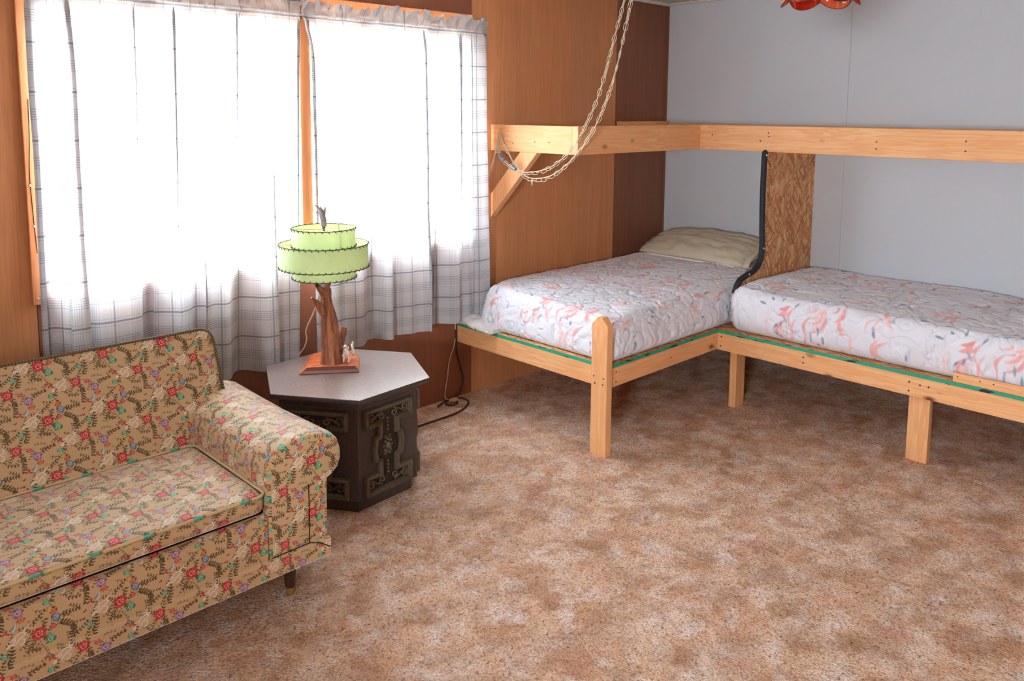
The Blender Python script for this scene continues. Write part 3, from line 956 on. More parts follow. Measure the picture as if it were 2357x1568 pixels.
# ------------------------------------------------------------------ mattresses in quilted covers
def quilt_height(u, v, seed):
    """meandering stitched lines: 0 on a seam, 1 on a puff"""
    w = 1.15 * vnoise(u * 7.5, v * 7.5, seed) + 0.55 * vnoise(u * 17, v * 17, seed + 1) + 0.35 * np.sin(2 * PI * v / 0.16)
    a = np.abs(np.sin(PI * (u / 0.105 + w)))
    w2 = 1.25 * vnoise(u * 6.5, v * 6.5, seed + 2) + 0.5 * vnoise(u * 15, v * 15, seed + 7)
    b = np.abs(np.sin(PI * (v / 0.15 + w2)))
    return np.minimum(np.clip(a / 0.26, 0, 1) ** 0.7, np.clip(b / 0.22, 0, 1) ** 0.7)

def mattress(name, label, lo, hi, seed, shape):
    V, Nn, fs = rounded_box(lo, hi, (0.052, 0.052, 0.080), 0.0064)
    x, y, z = V[:, 0], V[:, 1], V[:, 2]
    ztop = hi[2]
    u = x + Nn[:, 0] * np.maximum(0, ztop - z)
    v = y + Nn[:, 1] * np.maximum(0, ztop - z)
    q = quilt_height(u, v, seed)
    big = vnoise(u * 3.1 + 4, v * 3.1, seed + 3) * 0.010 + vnoise(u * 9, v * 9, seed + 4) * 0.005
    side = 1 - np.clip(Nn[:, 2], 0, 1)
    pucker = vnoise(u * 34 + v * 34, z * 9, seed + 5) * 0.0035 * side + vnoise(u * 48, v * 48, seed + 6) * 0.002
    low = np.clip((z - lo[2]) / 0.05, 0, 1)
    d = (0.0105 * (q - 0.6) + big * 0.8 + pucker) * low
    V = V + Nn * d[:, None]
    V = shape(V, Nn)
    V[:, 2] = np.maximum(V[:, 2], lo[2])
    mb = MB()
    mb.add(V, fs, [[(u[k], v[k]) for k in f] for f in fs])
    root = thing(name, label, 'mattress', ((lo[0] + hi[0]) / 2, (lo[1] + hi[1]) / 2, lo[2]))
    obj('quilted_cover', mb, M['quilt'], root, smooth=180, recalc=False)
    return root

def shape1(V, Nn):
    s = np.clip((V[:, 0] + 1.95) / 0.45, 0, 1)
    t = np.clip((V[:, 2] - ZP) / 0.2, 0, 1)
    V[:, 2] -= (0.045 * (1 - s) ** 2) * t * np.clip((-V[:, 1] - 0.3) / 0.7, 0, 1)
    V[:, 2] += 0.012 * np.sin(PI * np.clip(-V[:, 1], 0, 1)) * t
    V[:, 0] += 0.055 * np.clip(1 - s, 0, 1) * t
    V[:, 1] -= 0.026 * (1 - t) ** 2 * np.clip((-V[:, 1] - 0.75) / 0.27, 0, 1)
    V[:, 0] -= 0.014 * (1 - t) ** 2 * np.clip((-V[:, 0] - 1.6) / 0.25, 0, 1)
    V[:, 1] -= 0.075 * np.exp(-((V[:, 0] + 1.80) / 0.16) ** 2) * np.clip(1 + (V[:, 1] + 0.065) / 0.4, 0, 1)
    V[:, 0] += 0.06 * np.clip(1 - s, 0, 1) * np.exp(-((V[:, 1] + 0.06) / 0.11) ** 2)
    return V
m1 = mattress('mattress', 'quilted pink and blue print mattress along the plywood wall, beige pillow at its head', (-1.850, -1.020, ZP + 0.001), (-0.02, -0.065, 0.616), 5, shape1)
def shape2(V, Nn):
    t = np.clip((V[:, 2] - ZP) / 0.2, 0, 1)
    V[:, 2] += 0.018 * np.sin(PI * np.clip(-V[:, 0] / 0.95, 0, 1)) * t
    V[:, 2] += 0.02 * np.exp(-((V[:, 1] + 1.08) / 0.25) ** 2) * t * np.clip(-V[:, 0] + 0.2, 0, 1)
    return V
m2 = mattress('mattress', 'quilted pink and blue print mattress along the gray wall, right of the black-edged divider', (-0.946, -2.98, ZP + 0.001), (-0.008, -1.071, 0.618), 23, shape2)
# white mattress pad showing at the foot, and the pale hem below the pillow
M['white_cloth'] = plain('white_cotton', (226, 222, 222), 0.85, 0.1, var=0.03)
V, Nn, fs = rounded_box((-1.900, -0.30, ZP + 0.0008), (-1.70, -0.03, ZP + 0.055), 0.028, 0.008)
V = V + Nn * (vnoise(V[:, 1] * 30, V[:, 2] * 25 + V[:, 0] * 20, 3) * 0.008)[:, None]
V[:, 2] = np.where(V[:, 2] > ZP + 0.02, V[:, 2] - 0.05 * np.clip((-V[:, 1] - 0.10) / 0.2, 0, 1), V[:, 2])
V[:, 2] = np.maximum(V[:, 2], ZP + 0.0008)
o = obj('mattress_pad', MB().add(V, fs), M['white_cloth'], m1, smooth=180, recalc=False)
o['label'] = 'plain white pad peeking out at the foot'
hp = smoothpath([(-0.40, -0.11, 0.616), (-0.405, -0.17, 0.628), (-0.425, -0.40, 0.634), (-0.425, -0.65, 0.634), (-0.385, -0.82, 0.628), (-0.30, -0.92, 0.622)], 8)
o = obj('hem', MB().tube(hp, 0.0065, 8), M['white_cloth'], m1, smooth=180)

# ------------------------------------------------------------------ pillow
M['pillowcase'] = plain('beige_pillowcase', (198, 187, 166), 0.85, 0.15, var=0.05, vs=60)
def pillow():
    n, m = 90, 60
    U = np.linspace(-1, 1, n)[:, None] * np.ones((1, m))
    Vv = np.linspace(-1, 1, m)[None, :] * np.ones((n, 1))
    th = 0.060 * np.power(np.maximum(0, 1 - np.abs(U) ** 3.2), 0.55) * np.power(np.maximum(0, 1 - np.abs(Vv) ** 2.6), 0.6)
    th = th + 0.006
    wr = vnoise(U * 5 + 9, Vv * 6, 12) * 0.006 + vnoise(U * 11, Vv * 9 + U * 5, 13) * 0.004
    L, Wd = 0.385, 0.205
    a = U * L * (1 - 0.05 * Vv ** 2)
    b = Vv * Wd * (1 - 0.06 * U ** 2)
    def place(a, b, h):
        # a along -y, b up the tilt, h off the surface
        ti = 0.25
        X = -0.225 + b * math.cos(ti) - h * math.sin(ti)
        Y = -0.475 - a
        Z = 0.700 + b * math.sin(ti) + h * math.cos(ti) - 0.012 * (a / L) ** 2
        return np.stack([X, Y, Z], -1)
    top = place(a, b, th + wr)
    bot = place(a, b, -th * 0.75)
    vs = np.concatenate([top.reshape(-1, 3), bot.reshape(-1, 3)])
    fs = []
    for i in range(n - 1):
        for j in range(m - 1):
            k = i * m + j
            fs.append((k, k + m, k + m + 1, k + 1))
            q = n * m + k
            fs.append((q, q + 1, q + m + 1, q + m))
    N = n * m
    for i in range(n - 1):
        for j in (0, m - 1):
            k = i * m + j
            fs.append((k, k + m, N + k + m, N + k) if j else (k, N + k, N + k + m, k + m))
    for j in range(m - 1):
        for i in (0, n - 1):
            k = i * m + j
            fs.append((k, k + 1, N + k + 1, N + k) if not i else (k, N + k, N + k + 1, k + 1))
    root = thing('pillow', 'plain beige pillow at the head of the bed in the corner', 'pillow', (-0.24, -0.47, 0.63))
    obj('pillowcase', MB().add(vs, fs), M['pillowcase'], root, smooth=180)
    # open end of the case hanging past the pillow
    hs = []
    for i in range(22):
        for j in range(9):
            s = i / 21 * 2 - 1
            t = j / 8
            hs.append(tuple(place(np.array(L * (0.94 + 0.12 * t)), np.array(s * Wd * 0.93), np.array((0.032 + 0.014 * t) * (1 - abs(s) ** 3) + 0.004 * math.sin(9 * s + 3 * t)))))
    f2 = [(i * 9 + j, i * 9 + j + 1, i * 9 + 10 + j, i * 9 + 9 + j) for i in range(21) for j in range(8)]
    o = obj('case_flap', MB().add(hs, f2), M['pillowcase'], root, smooth=180)
    sd = o.modifiers.new('thickness', 'SOLIDIFY')
    sd.thickness = 0.002
pillow()

# ------------------------------------------------------------------ floral sofa
sofa = thing('sofa', 'vintage sofa in floral tapestry with rolled arm and one long seat cushion', 'sofa', (-4.5, -0.75, 0))
SX0, SX1 = -5.16, -3.32
AI = -3.53      # inner face of the right arm
FY = -1.085
T = M['tapestry']
def arm(side):
    prof = [(-3.322, 0.132), (-3.320, 0.36), (-3.318, 0.388), (-3.300, 0.394), (-3.280, 0.412), (-3.270, 0.440), (-3.271, 0.470), (-3.281, 0.500), (-3.302, 0.524), (-3.334, 0.538),
            (-3.385, 0.545), (-3.440, 0.541), (-3.484, 0.526), (-3.512, 0.500), (-3.527, 0.465), (-3.531, 0.42), (-3.531, 0.132)]
    if side < 0:
        prof = [(2 * (SX0 + SX1) / 2 - a, b) for a, b in prof]
    n = len(prof)
    ys = [FY, FY + 0.004, FY + 0.014, FY + 0.03, -0.9, -0.75, -0.6, -0.47, -0.42]
    ins = [0.016, 0.006, 0.001, 0, 0, 0, 0, 0, 0]
    cx = sum(p[0] for p in prof) / n
    vs, fs, us = [], [], []
    arc = [0]
    for i in range(n):
        arc.append(arc[-1] + math.dist(prof[i], prof[(i + 1) % n]))
    for yy, q in zip(ys, ins):
        for (a, b) in prof:
            d = Vector((cx - a, 0.38 - b if b > 0.15 else 0.0))
            d = d.normalized() * q if d.length > 0 else d
            sag = 0.008 * (1 - abs((yy + 0.75) / 0.34)) if b > 0.5 else 0
            vs.append((a + d.x, yy, b + d.y - sag))
    for r in range(len(ys) - 1):
        for i in range(n):
            j = (i + 1) % n
            fs.append((r * n + i, r * n + j, (r + 1) * n + j, (r + 1) * n + i))
            us.append([(ys[r], arc[i]), (ys[r], arc[i + 1]), (ys[r + 1], arc[i + 1]), (ys[r + 1], arc[i])])
    fs.append(tuple(range(n)))
    us.append([(vs[i][0], vs[i][2]) for i in range(n)])
    k = (len(ys) - 1) * n
    fs.append(tuple(k + i for i in reversed(range(n))))
    us.append([(prof[i][0], prof[i][1]) for i in reversed(range(n))])
    return obj('arm', MB().add(vs, fs, us), T, sofa, smooth=38)
arm(1)
arm(-1)
# base with front rail
obj('base', MB().prism([(FY + 0.002, 0.128), (FY - 0.002, 0.150), (FY, 0.327), (FY + 0.010, 0.333), (-0.36, 0.333), (-0.36, 0.128)], 0, SX0 + 0.211 - 0.0, AI - 0.001), T, sofa, smooth=38)
obj('lower_band', MB().prism([(FY + 0.001, 0.128), (FY - 0.009, 0.136), (FY - 0.009, 0.186), (FY - 0.002, 0.194), (FY + 0.001, 0.194)], 0, SX0, SX1 - 0.002), T, sofa, smooth=38)
obj('cushion_gap_shade', MB().box((SX0 + 0.215, FY + 0.022, 0.3332), (AI - 0.004, -0.50, 0.3432)), M['dark'], sofa)  # near-black filler painting the shade in the gap under the cushion
# back: padded slab leaning backwards, rounded top corners
def back():
    x0, x1, z0, z1, r = SX0 + 0.07, -3.392, 0.345, 0.748, 0.045
    nx, nz = 110, 44
    vs, fs, us = [], [], []
    def fy(z):
        return -0.578 + 0.42 * (z - 0.38)
    grid = {}
    for layer in (0, 1, 2, 3):
        for i in range(nx + 1):
            for j in range(nz + 1):
                x = x0 + (x1 - x0) * i / nx
                z = z0 + (z1 - z0) * j / nz
                # round the two upper corners
                for cx in (x0 + r, x1 - r):
                    if ((x < cx) if cx == x0 + r else (x > cx)) and z > z1 - r:
                        dx, dz = x - cx, z - (z1 - r)
                        m = max(abs(dx), abs(dz))
                        L = math.hypot(dx, dz)
                        if L > 0:
                            x, z = cx + dx / L * m, z1 - r + dz / L * m
                e = min((x - x0), (x1 - x), (z1 - z))
                b = 0.014 * (1 - math.exp(-max(0, e) / 0.03))
                y = fy(z) - b if layer == 0 else (fy(z) + 0.006 if layer == 1 else (fy(z) + 0.115 if layer == 2 else fy(z) + 0.125))
                if layer == 0:
                    y += 0.003 * math.sin(x * 19 + z * 7)
                if layer >= 2:
                    z -= (0.055 if layer == 2 else 0.065) * max(0.0, (z - 0.5) / 0.25)
                vs.append((x, y, z))
    n1 = nz + 1
    N = (nx + 1) * n1
    for i in range(nx):
        for j in range(nz):
            k = i * n1 + j
            q = (k, k + n1, k + n1 + 1, k + 1)
            fs.append(q)
            us.append([(vs[t][0], vs[t][2] * 1.09) for t in q])
            q = tuple(3 * N + t for t in (k, k + 1, k + n1 + 1, k + n1))
            fs.append(q)
            us.append([(vs[t][0], vs[t][2] * 1.09) for t in q])
    rim = [(0, j) for j in range(nz, -1, -1)] + [(i, 0) for i in range(1, nx + 1)] + [(nx, j) for j in range(1, nz + 1)] + [(i, nz) for i in range(nx - 1, 0, -1)]
    for a in range(len(rim)):
        p, q = rim[a], rim[(a + 1) % len(rim)]
        kp, kq = p[0] * n1 + p[1], q[0] * n1 + q[1]
        for la in (0, 1, 2):
            f = (la * N + kq, la * N + kp, (la + 1) * N + kp, (la + 1) * N + kq)
            fs.append(f)
            us.append([(vs[t][0] + vs[t][1], vs[t][2] + vs[t][1]) for t in f])
    o = obj('back', MB().add(vs, fs, us), T, sofa, smooth=50)
    pts = [(x0, fy(0.40) + 0.0, 0.40)] + [(x0, fy(z1 - r), z1 - r)]
    for k in range(1, 7):
        a = PI - PI / 2 * k / 6
        pts.append((x0 + r + r * math.cos(a), fy(z1 - r + r * math.sin(a)), z1 - r + r * math.sin(a)))
    pts.append(((x0 + x1) / 2, fy(z1), z1))
    for k in range(0, 7):
        a = PI / 2 - PI / 2 * k / 6
        pts.append((x1 - r + r * math.cos(a), fy(z1 - r + r * math.sin(a)), z1 - r + r * math.sin(a)))
    pts.append((x1, fy(0.535), 0.535))
    pts = [(p[0] + (0.002 if p[0] > -4 else -0.002), p[1] - 0.002, p[2] + 0.001) for p in pts]
    return o, pts
bk, bpts = back()
def piping_mat():
    t = NT('dark_twisted_piping')
    sx = t.n('SeparateXYZ', {0: t.uv()})
    tw = t.math('FRACT', t.math('ADD', t.math('MULTIPLY', sx.outputs[0], 110.0), t.math('MULTIPLY', sx.outputs[1], 1.0)))
    col = t.ramp(tw, [(0.0, s2l(84, 74, 56)), (0.4, s2l(96, 84, 64)), (0.55, s2l(128, 112, 86)), (0.9, s2l(116, 100, 76)), (1.0, s2l(84, 74, 56))])
    return t.done(t.pbsdf(col, 0.8, 0.15, t.bump(tw, 0.5, 0.002)))
M['cord'] = piping_mat()
o = obj('piping', MB().tube(bpts, 0.0048, 8), M['cord'], bk, smooth=60)
o['label'] = 'dark twisted piping along the top edge'
# seat cushion
V, Nn, fs = rounded_box((SX0 + 0.214, FY - 0.002, 0.3435), (AI - 0.003, -0.585, 0.402), (0.03, 0.03, 0.012), 0.016)
tt = np.clip((V[:, 2] - 0.37) / 0.03, 0, 1)
cush_in = np.sin(PI * np.clip((V[:, 0] - SX0 - 0.21) / (AI - SX0 - 0.21), 0, 1)) ** 0.5 * np.sin(PI * np.clip((V[:, 1] - FY) / 0.5, 0, 1)) ** 0.6
V[:, 2] += tt * (0.012 * cush_in + 0.002 * vnoise(V[:, 0] * 9, V[:, 1] * 9, 4))
uu, vv = V[:, 0] + Nn[:, 0] * (0.402 - V[:, 2]), V[:, 1] + Nn[:, 1] * (0.402 - V[:, 2])
cu = obj('seat_cushion', MB().add(V, fs, [[(uu[k], vv[k]) for k in f] for f in fs]), T, sofa, smooth=180, recalc=False)
M['welt'] = None
def welt_mat():
    t = NT('cream_welt_with_teal_threads')
    v = t.obj()
    f = t.n('SeparateXYZ', {0: v}).outputs[0]
    a = t.math('FRACT', t.math('MULTIPLY', f, 7.4))
    col = t.ramp(a, [(0.0, s2l(208, 180, 140)), (0.52, s2l(206, 176, 134)), (0.56, s2l(86, 176, 148)), (0.72, s2l(86, 176, 148)), (0.75, s2l(120, 92, 60)), (0.82, s2l(206, 176, 134))])
    return t.done(t.pbsdf(col, 0.8, 0.15))
M['welt'] = welt_mat()
wx0, wx1, wy0, wy1, wz, wr_ = SX0 + 0.214, AI - 0.003, FY - 0.004, -0.585, 0.401, 0.03
wp = []
for (cx, cyy, a0) in ((wx1 - wr_, wy0 + wr_, -PI / 2), (wx1 - wr_, wy1 - wr_, 0), (wx0 + wr_, wy1 - wr_, PI / 2), (wx0 + wr_, wy0 + wr_, PI)):
    for k in range(6):
        a = a0 + PI / 2 * k / 5
        wp.append((cx + wr_ * math.cos(a), cyy + wr_ * math.sin(a), wz))
o = obj('piping', MB().tube(wp, 0.0045, 8, closed=True), M['welt'], cu, smooth=60)
o['label'] = 'cream piping with teal stitches along the top edge'
# seams on the arm front
M['seam'] = plain('dark_seam', (58, 44, 32), 0.9, 0.05)
sm = [[(-3.392, FY - 0.001, 0.385), (-3.391, FY - 0.001, 0.30), (-3.394, FY - 0.002, 0.197)], [(-3.394, FY - 0.003, 0.197), (-3.36, FY - 0.0105, 0.186), (-3.324, FY - 0.0105, 0.160)], [(-3.394, FY - 0.003, 0.196), (-3.45, FY - 0.003, 0.1955), (-3.52, FY - 0.003, 0.1955)]]
for s in sm:
    obj('seam', MB().tube(s, 0.0016, 6), M['seam'], sofa)
# legs
M['legwood'] = plain('dark_turned_wood', (66, 40, 28), 0.4, 0.4)
M['brass'] = plain('brass_ferrule', (190, 158, 96), 0.35, 0.5, 0.8)
for lx, ly in ((-3.418, -1.003), (-5.06, -1.003), (-3.44, -0.47), (-5.06, -0.47)):
    lg = obj('leg', MB().lathe([(0.0125, 0.026), (0.016, 0.03), (0.0235, 0.127)], 18, (lx, ly, 0)), M['legwood'], sofa, smooth=50)
    obj('ferrule', MB().lathe([(0.0115, 0.0), (0.0122, 0.004), (0.0145, 0.0262)], 18, (lx, ly, 0)), M['brass'], lg, smooth=50)

# ------------------------------------------------------------------ hexagonal side table with carved panels
def darkwood(name, a, b, rough, spec, coat=0.0):
    t = NT(name)
    v = t.obj()
    wv = t.vmath('ADD', v, t.scale(t.n('TexNoise', {'Vector': v, 'Scale': 3.0, 'Detail': 2.0}).outputs['Color'], (0.18, 0.18, 0.18)))
    g = t.n('TexWave', {'Vector': wv, 'Scale': 26.0, 'Distortion': 3.0, 'Detail': 3.0, 'Detail Scale': 1.6}, bands_direction='X').outputs[1]
    f = t.noise(t.scale(v, (30, 260, 40)), 1.0, 3, 0.6)
    col = t.mix(t.math('MULTIPLY', g, 0.8), s2l(a), s2l(b))
    col = t.mix(t.ramp(f, [(0.45, 0.35), (0.6, 0.0)]), col, tuple(x * 0.5 for x in s2l(a)[:3]) + (1,))
    return t.done(t.pbsdf(col, rough, spec, t.bump(g, 0.05, 0.0004), **{'Coat Weight': coat, 'Coat Roughness': 0.18}))
M['tabletop'] = darkwood('sheen_paled_laminate', (150, 132, 128), (168, 150, 146), 0.28, 0.7, 1.0)  # top's base colour paled to carry the window's sheen
M['cabinet'] = darkwood('dark_stained_wood', (68, 57, 55), (78, 67, 64), 0.42, 0.45)
M['carve'] = plain('bronzed_carving', (100, 86, 70), 0.45, 0.45, var=0.3, vs=60)
M['carve_dark'] = plain('carving_dark_ground', (50, 40, 34), 0.6, 0.3)  # darker brown than the carving and the cabinet wood
TC = (-2.848, -0.460)
TZ = 0.470
TA = math.radians(-115.2)
table = thing('hexagonal_table', 'dark hexagonal side table with carved panels and a pale sheen on top', 'side table', (TC[0], TC[1], 0))
def hexa(r, rot=0.0):
    return [(TC[0] + r * math.cos(TA + k * PI / 3 + rot), TC[1] + r * math.sin(TA + k * PI / 3 + rot)) for k in range(6)]
def hexring(mb, rings):
    vs, fs = [], []
    for r, z in rings:
        vs += [(x, y, z) for x, y in hexa(r)]
    for i in range(len(rings) - 1):
        for k in range(6):
            q = (k + 1) % 6
            fs.append((i * 6 + k, i * 6 + q, (i + 1) * 6 + q, (i + 1) * 6 + k))
    fs.append(tuple(reversed(range(6))))
    fs.append(tuple((len(rings) - 1) * 6 + k for k in range(6)))
    return mb.add(vs, fs)
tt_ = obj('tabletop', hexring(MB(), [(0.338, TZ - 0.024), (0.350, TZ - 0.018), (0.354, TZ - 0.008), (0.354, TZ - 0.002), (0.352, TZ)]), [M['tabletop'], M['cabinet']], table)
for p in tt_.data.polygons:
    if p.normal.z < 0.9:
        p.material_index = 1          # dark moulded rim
o = obj('cornice', hexring(MB(), [(0.300, TZ - 0.050), (0.306, TZ - 0.044), (0.306, TZ - 0.036), (0.318, TZ - 0.030), (0.326, TZ - 0.0242)]), M['cabinet'], table)
RB = 0.297
obj('body', hexring(MB(), [(RB, 0.052), (RB, TZ - 0.0505)]), M['cabinet'], table, bevel=0.002)
obj('plinth', hexring(MB(), [(0.272, 0.0), (0.272, 0.046), (0.285, 0.0518)]), M['cabinet'], table, bevel=0.001)
# carved panel, built once in the front-right face and turned round the hexagon
FA = Vector((*hexa(RB)[0], 0))
FB = Vector((*hexa(RB)[1], 0))
FE = (FB - FA).normalized()
FN = Vector((FE.y, -FE.x, 0))
FL = (FB - FA).length
def fp(a, z, h):
    p = FA + FE * (a * FL) + FN * h
    return (p.x, p.y, z)
half = [(0.88, 0.404), (0.88, 0.328), (0.655, 0.328), (0.655, 0.292), (0.715, 0.284), (0.745, 0.236), (0.715, 0.188), (0.655, 0.180), (0.655, 0.144), (0.88, 0.144), (0.88, 0.060)]
outl = half + [(0.96 - a, z) for a, z in reversed(half)]
def offset_poly(P, d):
    """inset (d>0) of a closed clockwise outline given in metres"""
    n = len(P)
    out = []
    for i in range(n):
        p0, p1, p2 = Vector(P[i - 1]), Vector(P[i]), Vector(P[(i + 1) % n])
        e1, e2 = (p1 - p0).normalized(), (p2 - p1).normalized()
        n1, n2 = Vector((e1.y, -e1.x)), Vector((e2.y, -e2.x))
        m = (n1 + n2).normalized()
        out.append(tuple(p1 + m * (d / max(0.4, m.dot(n1)))))
    return out
om = [(a * FL, z) for a, z in outl]
ringp = [(0.0, 0.0003), (0.0, 0.013), (0.003, 0.019), (0.009, 0.022), (0.011, 0.017), (0.013, 0.016), (0.016, 0.019), (0.019, 0.012), (0.020, 0.0015)]
mb = MB()
rings = [[fp(x / FL, z, h) for x, z in offset_poly(om, d)] for d, h in ringp]
n = len(om)
vs = [p for r in rings for p in r]
fs = []
for i in range(len(rings) - 1):
    for k in range(n):
        q = (k + 1) % n
        fs.append((i * n + k, i * n + q, (i + 1) * n + q, (i + 1) * n + k))
mb.add(vs, fs)
gr = MB()
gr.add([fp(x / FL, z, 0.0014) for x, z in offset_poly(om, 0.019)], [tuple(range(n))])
def spiral(cx, cz, r, turns, a0, sgn):
    return [(cx + sgn * (r * (1 - 0.8 * i / 26)) * math.cos(a0 + turns * 2 * PI * i / 26), cz + (r * (1 - 0.8 * i / 26)) * math.sin(a0 + turns * 2 * PI * i / 26)) for i in range(27)]
scrolls = []
for (zc, fl) in ((0.366, 1), (0.102, -1)):
    for sg in (1, -1):
        c1 = 0.48 * FL + sg * 0.030
        c2 = 0.48 * FL + sg * 0.082
        a = spiral(c1, zc - 0.004 * fl, 0.0165, 1.25, PI / 2 * fl, -sg * fl)
        b = spiral(c2, zc + 0.002 * fl, 0.0165, 1.25, -PI / 2 * fl, sg * fl)
        conn = smoothpath([(*a[0], 0), ((c1 + c2) / 2, zc + 0.004 * fl, 0), (*b[0], 0)], 6)
        path = list(reversed(a)) + [(p[0], p[1]) for p in conn[1:-1]] + b
        s = MB()
        s.tube([fp(p[0] / FL, p[1], 0.0055) for p in path], 0.0042, 6)
        scrolls.append(s)
orn = MB()
for z in np.linspace(0.30, 0.345, 4):
    orn.ball(fp(0.48, float(z), 0.004), 0.0058, 8, 6)
for z in np.linspace(0.128, 0.172, 4):
    orn.ball(fp(0.48, float(z), 0.004), 0.0058, 8, 6)
orn.ball(fp(0.48, 0.236, 0.006), 0.0125, 12, 8, (1, 1, 1.3))
for k in range(8):
    a = 2 * PI * k / 8
    orn.ball(fp(0.48 + 0.019 * math.cos(a) / FL, 0.236 + 0.024 * math.sin(a), 0.004), 0.0065, 8, 6)
for sg in (1, -1):
    for zz in (0.268, 0.204):
        orn.tube([fp(p[0] / FL, p[1], 0.0035) for p in spiral(0.48 * FL + sg * 0.012, zz, 0.009, 1.0, 0.4, sg)], 0.0026, 6)
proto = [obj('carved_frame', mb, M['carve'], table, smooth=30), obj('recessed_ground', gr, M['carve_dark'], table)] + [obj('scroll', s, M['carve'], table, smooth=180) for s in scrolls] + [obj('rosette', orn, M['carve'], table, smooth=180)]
for k in (1, 2, 5):
    for o in proto:
        c = o.copy()
        COL.objects.link(c)
        c.parent = table
        c.rotation_euler = (0, 0, k * PI / 3)

# ------------------------------------------------------------------ driftwood lamp
LX, LY = -2.894, -0.385
lamp = thing('table_lamp', 'driftwood table lamp with three-tier pale green shade standing on the hexagonal table', 'lamp', (LX, LY, TZ))
def lampwood(name, a, b, c):
    t = NT(name)
    v = t.obj()
    g = t.noise(t.scale(v, (60, 60, 4)), 1.2, 4, 0.6, 0.8)
    col = t.ramp(g, [(0.3, s2l(a)), (0.5, s2l(b)), (0.62, s2l(c)), (0.75, s2l(b))])
    return t.done(t.pbsdf(col, 0.35, 0.45, t.bump(g, 0.5, 0.003)))
M['drift'] = lampwood('varnished_driftwood', (96, 54, 40), (140, 84, 58), (178, 118, 78))
M['driftgrey'] = lampwood('grey_driftwood', (110, 98, 100), (140, 128, 130), (160, 150, 150))
def redwood():
    t = NT('varnished_redwood')
    v = t.obj()
    g = t.noise(t.scale(v, (14, 60, 14)), 1.4, 4, 0.6, 1.2)
    col = t.ramp(g, [(0.3, s2l(178, 74, 40)), (0.5, s2l(206, 104, 62)), (0.66, s2l(226, 138, 84))])
    return t.done(t.pbsdf(col, 0.22, 0.5))
M['redwood'] = redwood()
M['redwood_edge'] = plain('dark_redwood_edge', (112, 58, 42), 0.35, 0.4)
# plinth slab, front edge turned toward the camera's left
be = Vector((0.198, -0.141, 0)).normalized()
bn_ = Vector((-be.y, be.x, 0))
bc = Vector((-2.914, -0.4375, TZ))
def bp(a, b, z):
    p = bc + be * a + bn_ * b
    return (p.x, p.y, TZ + z)
slab = MB()
lo_ = [(-0.122, 0.0), (0.122, 0.0), (0.118, 0.18), (0.085, 0.232), (-0.07, 0.232), (-0.105, 0.195)]
hi_ = [(-0.088, 0.012), (0.100, 0.012), (0.098, 0.176), (0.070, 0.216), (-0.055, 0.216), (-0.078, 0.185)]
md_ = [(-0.104, 0.004), (0.116, 0.004), (0.114, 0.178), (0.082, 0.228), (-0.066, 0.227), (-0.094, 0.192)]
vs = [bp(a, b, 0.0006) for a, b in lo_] + [bp(a, b, 0.014) for a, b in md_] + [bp(a, b, 0.028) for a, b in hi_]
fs = []
for r in range(2):
    for k in range(6):
        q = (k + 1) % 6
        fs.append((r * 6 + k, r * 6 + q, r * 6 + 6 + q, r * 6 + 6 + k))
fs += [tuple(reversed(range(6))), tuple(12 + k for k in range(6))]
slab.add(vs, fs)
o = obj('base', slab, [M['redwood'], M['redwood_edge']], lamp, bevel=0.003)
for p in o.data.polygons:
    if p.normal.dot(-bn_) > 0.75 and abs(p.normal.z) < 0.75:
        p.material_index = 1
BZ = TZ + 0.0285
def ridge(seed, amp=0.13):
    r = random.Random(seed)
    ps = [(r.randint(3, 9), r.random() * 6.28, r.uniform(0.4, 1.0)) for _ in range(4)]
    return lambda a, t: amp * sum(w * math.sin(k * a + p + 2.2 * t) for k, p, w in ps) / 2
trunk = MB()
tp = smoothpath([(-2.868, -0.385, BZ - 0.002), (-2.868, -0.384, 0.560), (-2.868, -0.382, 0.620), (-2.871, -0.380, 0.672), (-2.878, -0.380, 0.712), (-2.885, -0.382, 0.748), (-2.886, -0.384, 0.776)], 10)
rr_ = np.interp(np.linspace(0, 1, len(tp)), [0, 0.12, 0.35, 0.6, 0.75, 0.9, 1.0], [0.046, 0.040, 0.033, 0.028, 0.024, 0.020, 0.017])
trunk.tube(tp, list(rr_), 40, ridge=ridge(4))
br = smoothpath([(-2.886, -0.384, 0.766), (-2.902, -0.388, 0.792), (-2.926, -0.392, 0.820), (-2.936, -0.393, 0.832)], 8)
trunk.tube(br, list(np.linspace(0.019, 0.006, len(br))), 16, ridge=ridge(6, 0.1))
br = smoothpath([(-2.884, -0.384, 0.764), (-2.880, -0.382, 0.798), (-2.886, -0.382, 0.815), (-2.876, -0.383, 0.838), (-2.884, -0.384, 0.870), (LX, LY, 0.905)], 8)
trunk.tube(br, list(np.linspace(0.017, 0.010, len(br))), 16, ridge=ridge(8, 0.1))
br = smoothpath([(-2.892, -0.382, 0.70), (-2.916, -0.386, 0.730), (-2.930, -0.388, 0.752), (-2.944, -0.390, 0.770), (-2.960, -0.392, 0.784)], 8)
trunk.tube(br, list(np.linspace(0.020, 0.004, len(br))), 14, ridge=ridge(9, 0.1))
br = smoothpath([(-2.842, -0.372, BZ), (-2.832, -0.366, 0.545), (-2.838, -0.366, 0.58), (-2.852, -0.37, 0.62)], 8)
trunk.tube(br, list(np.linspace(0.034, 0.012, len(br))), 20, ridge=ridge(10, 0.12))
br = smoothpath([(-2.826, -0.362, BZ), (-2.808, -0.356, 0.56), (-2.794, -0.350, 0.600), (-2.786, -0.348, 0.622)], 8)
trunk.tube(br, list(np.linspace(0.017, 0.0135, len(br))), 12, ridge=ridge(12, 0.25))
br = smoothpath([(-2.815, -0.358, BZ + 0.02), (-2.796, -0.352, 0.565), (-2.777, -0.347, 0.606)], 8)
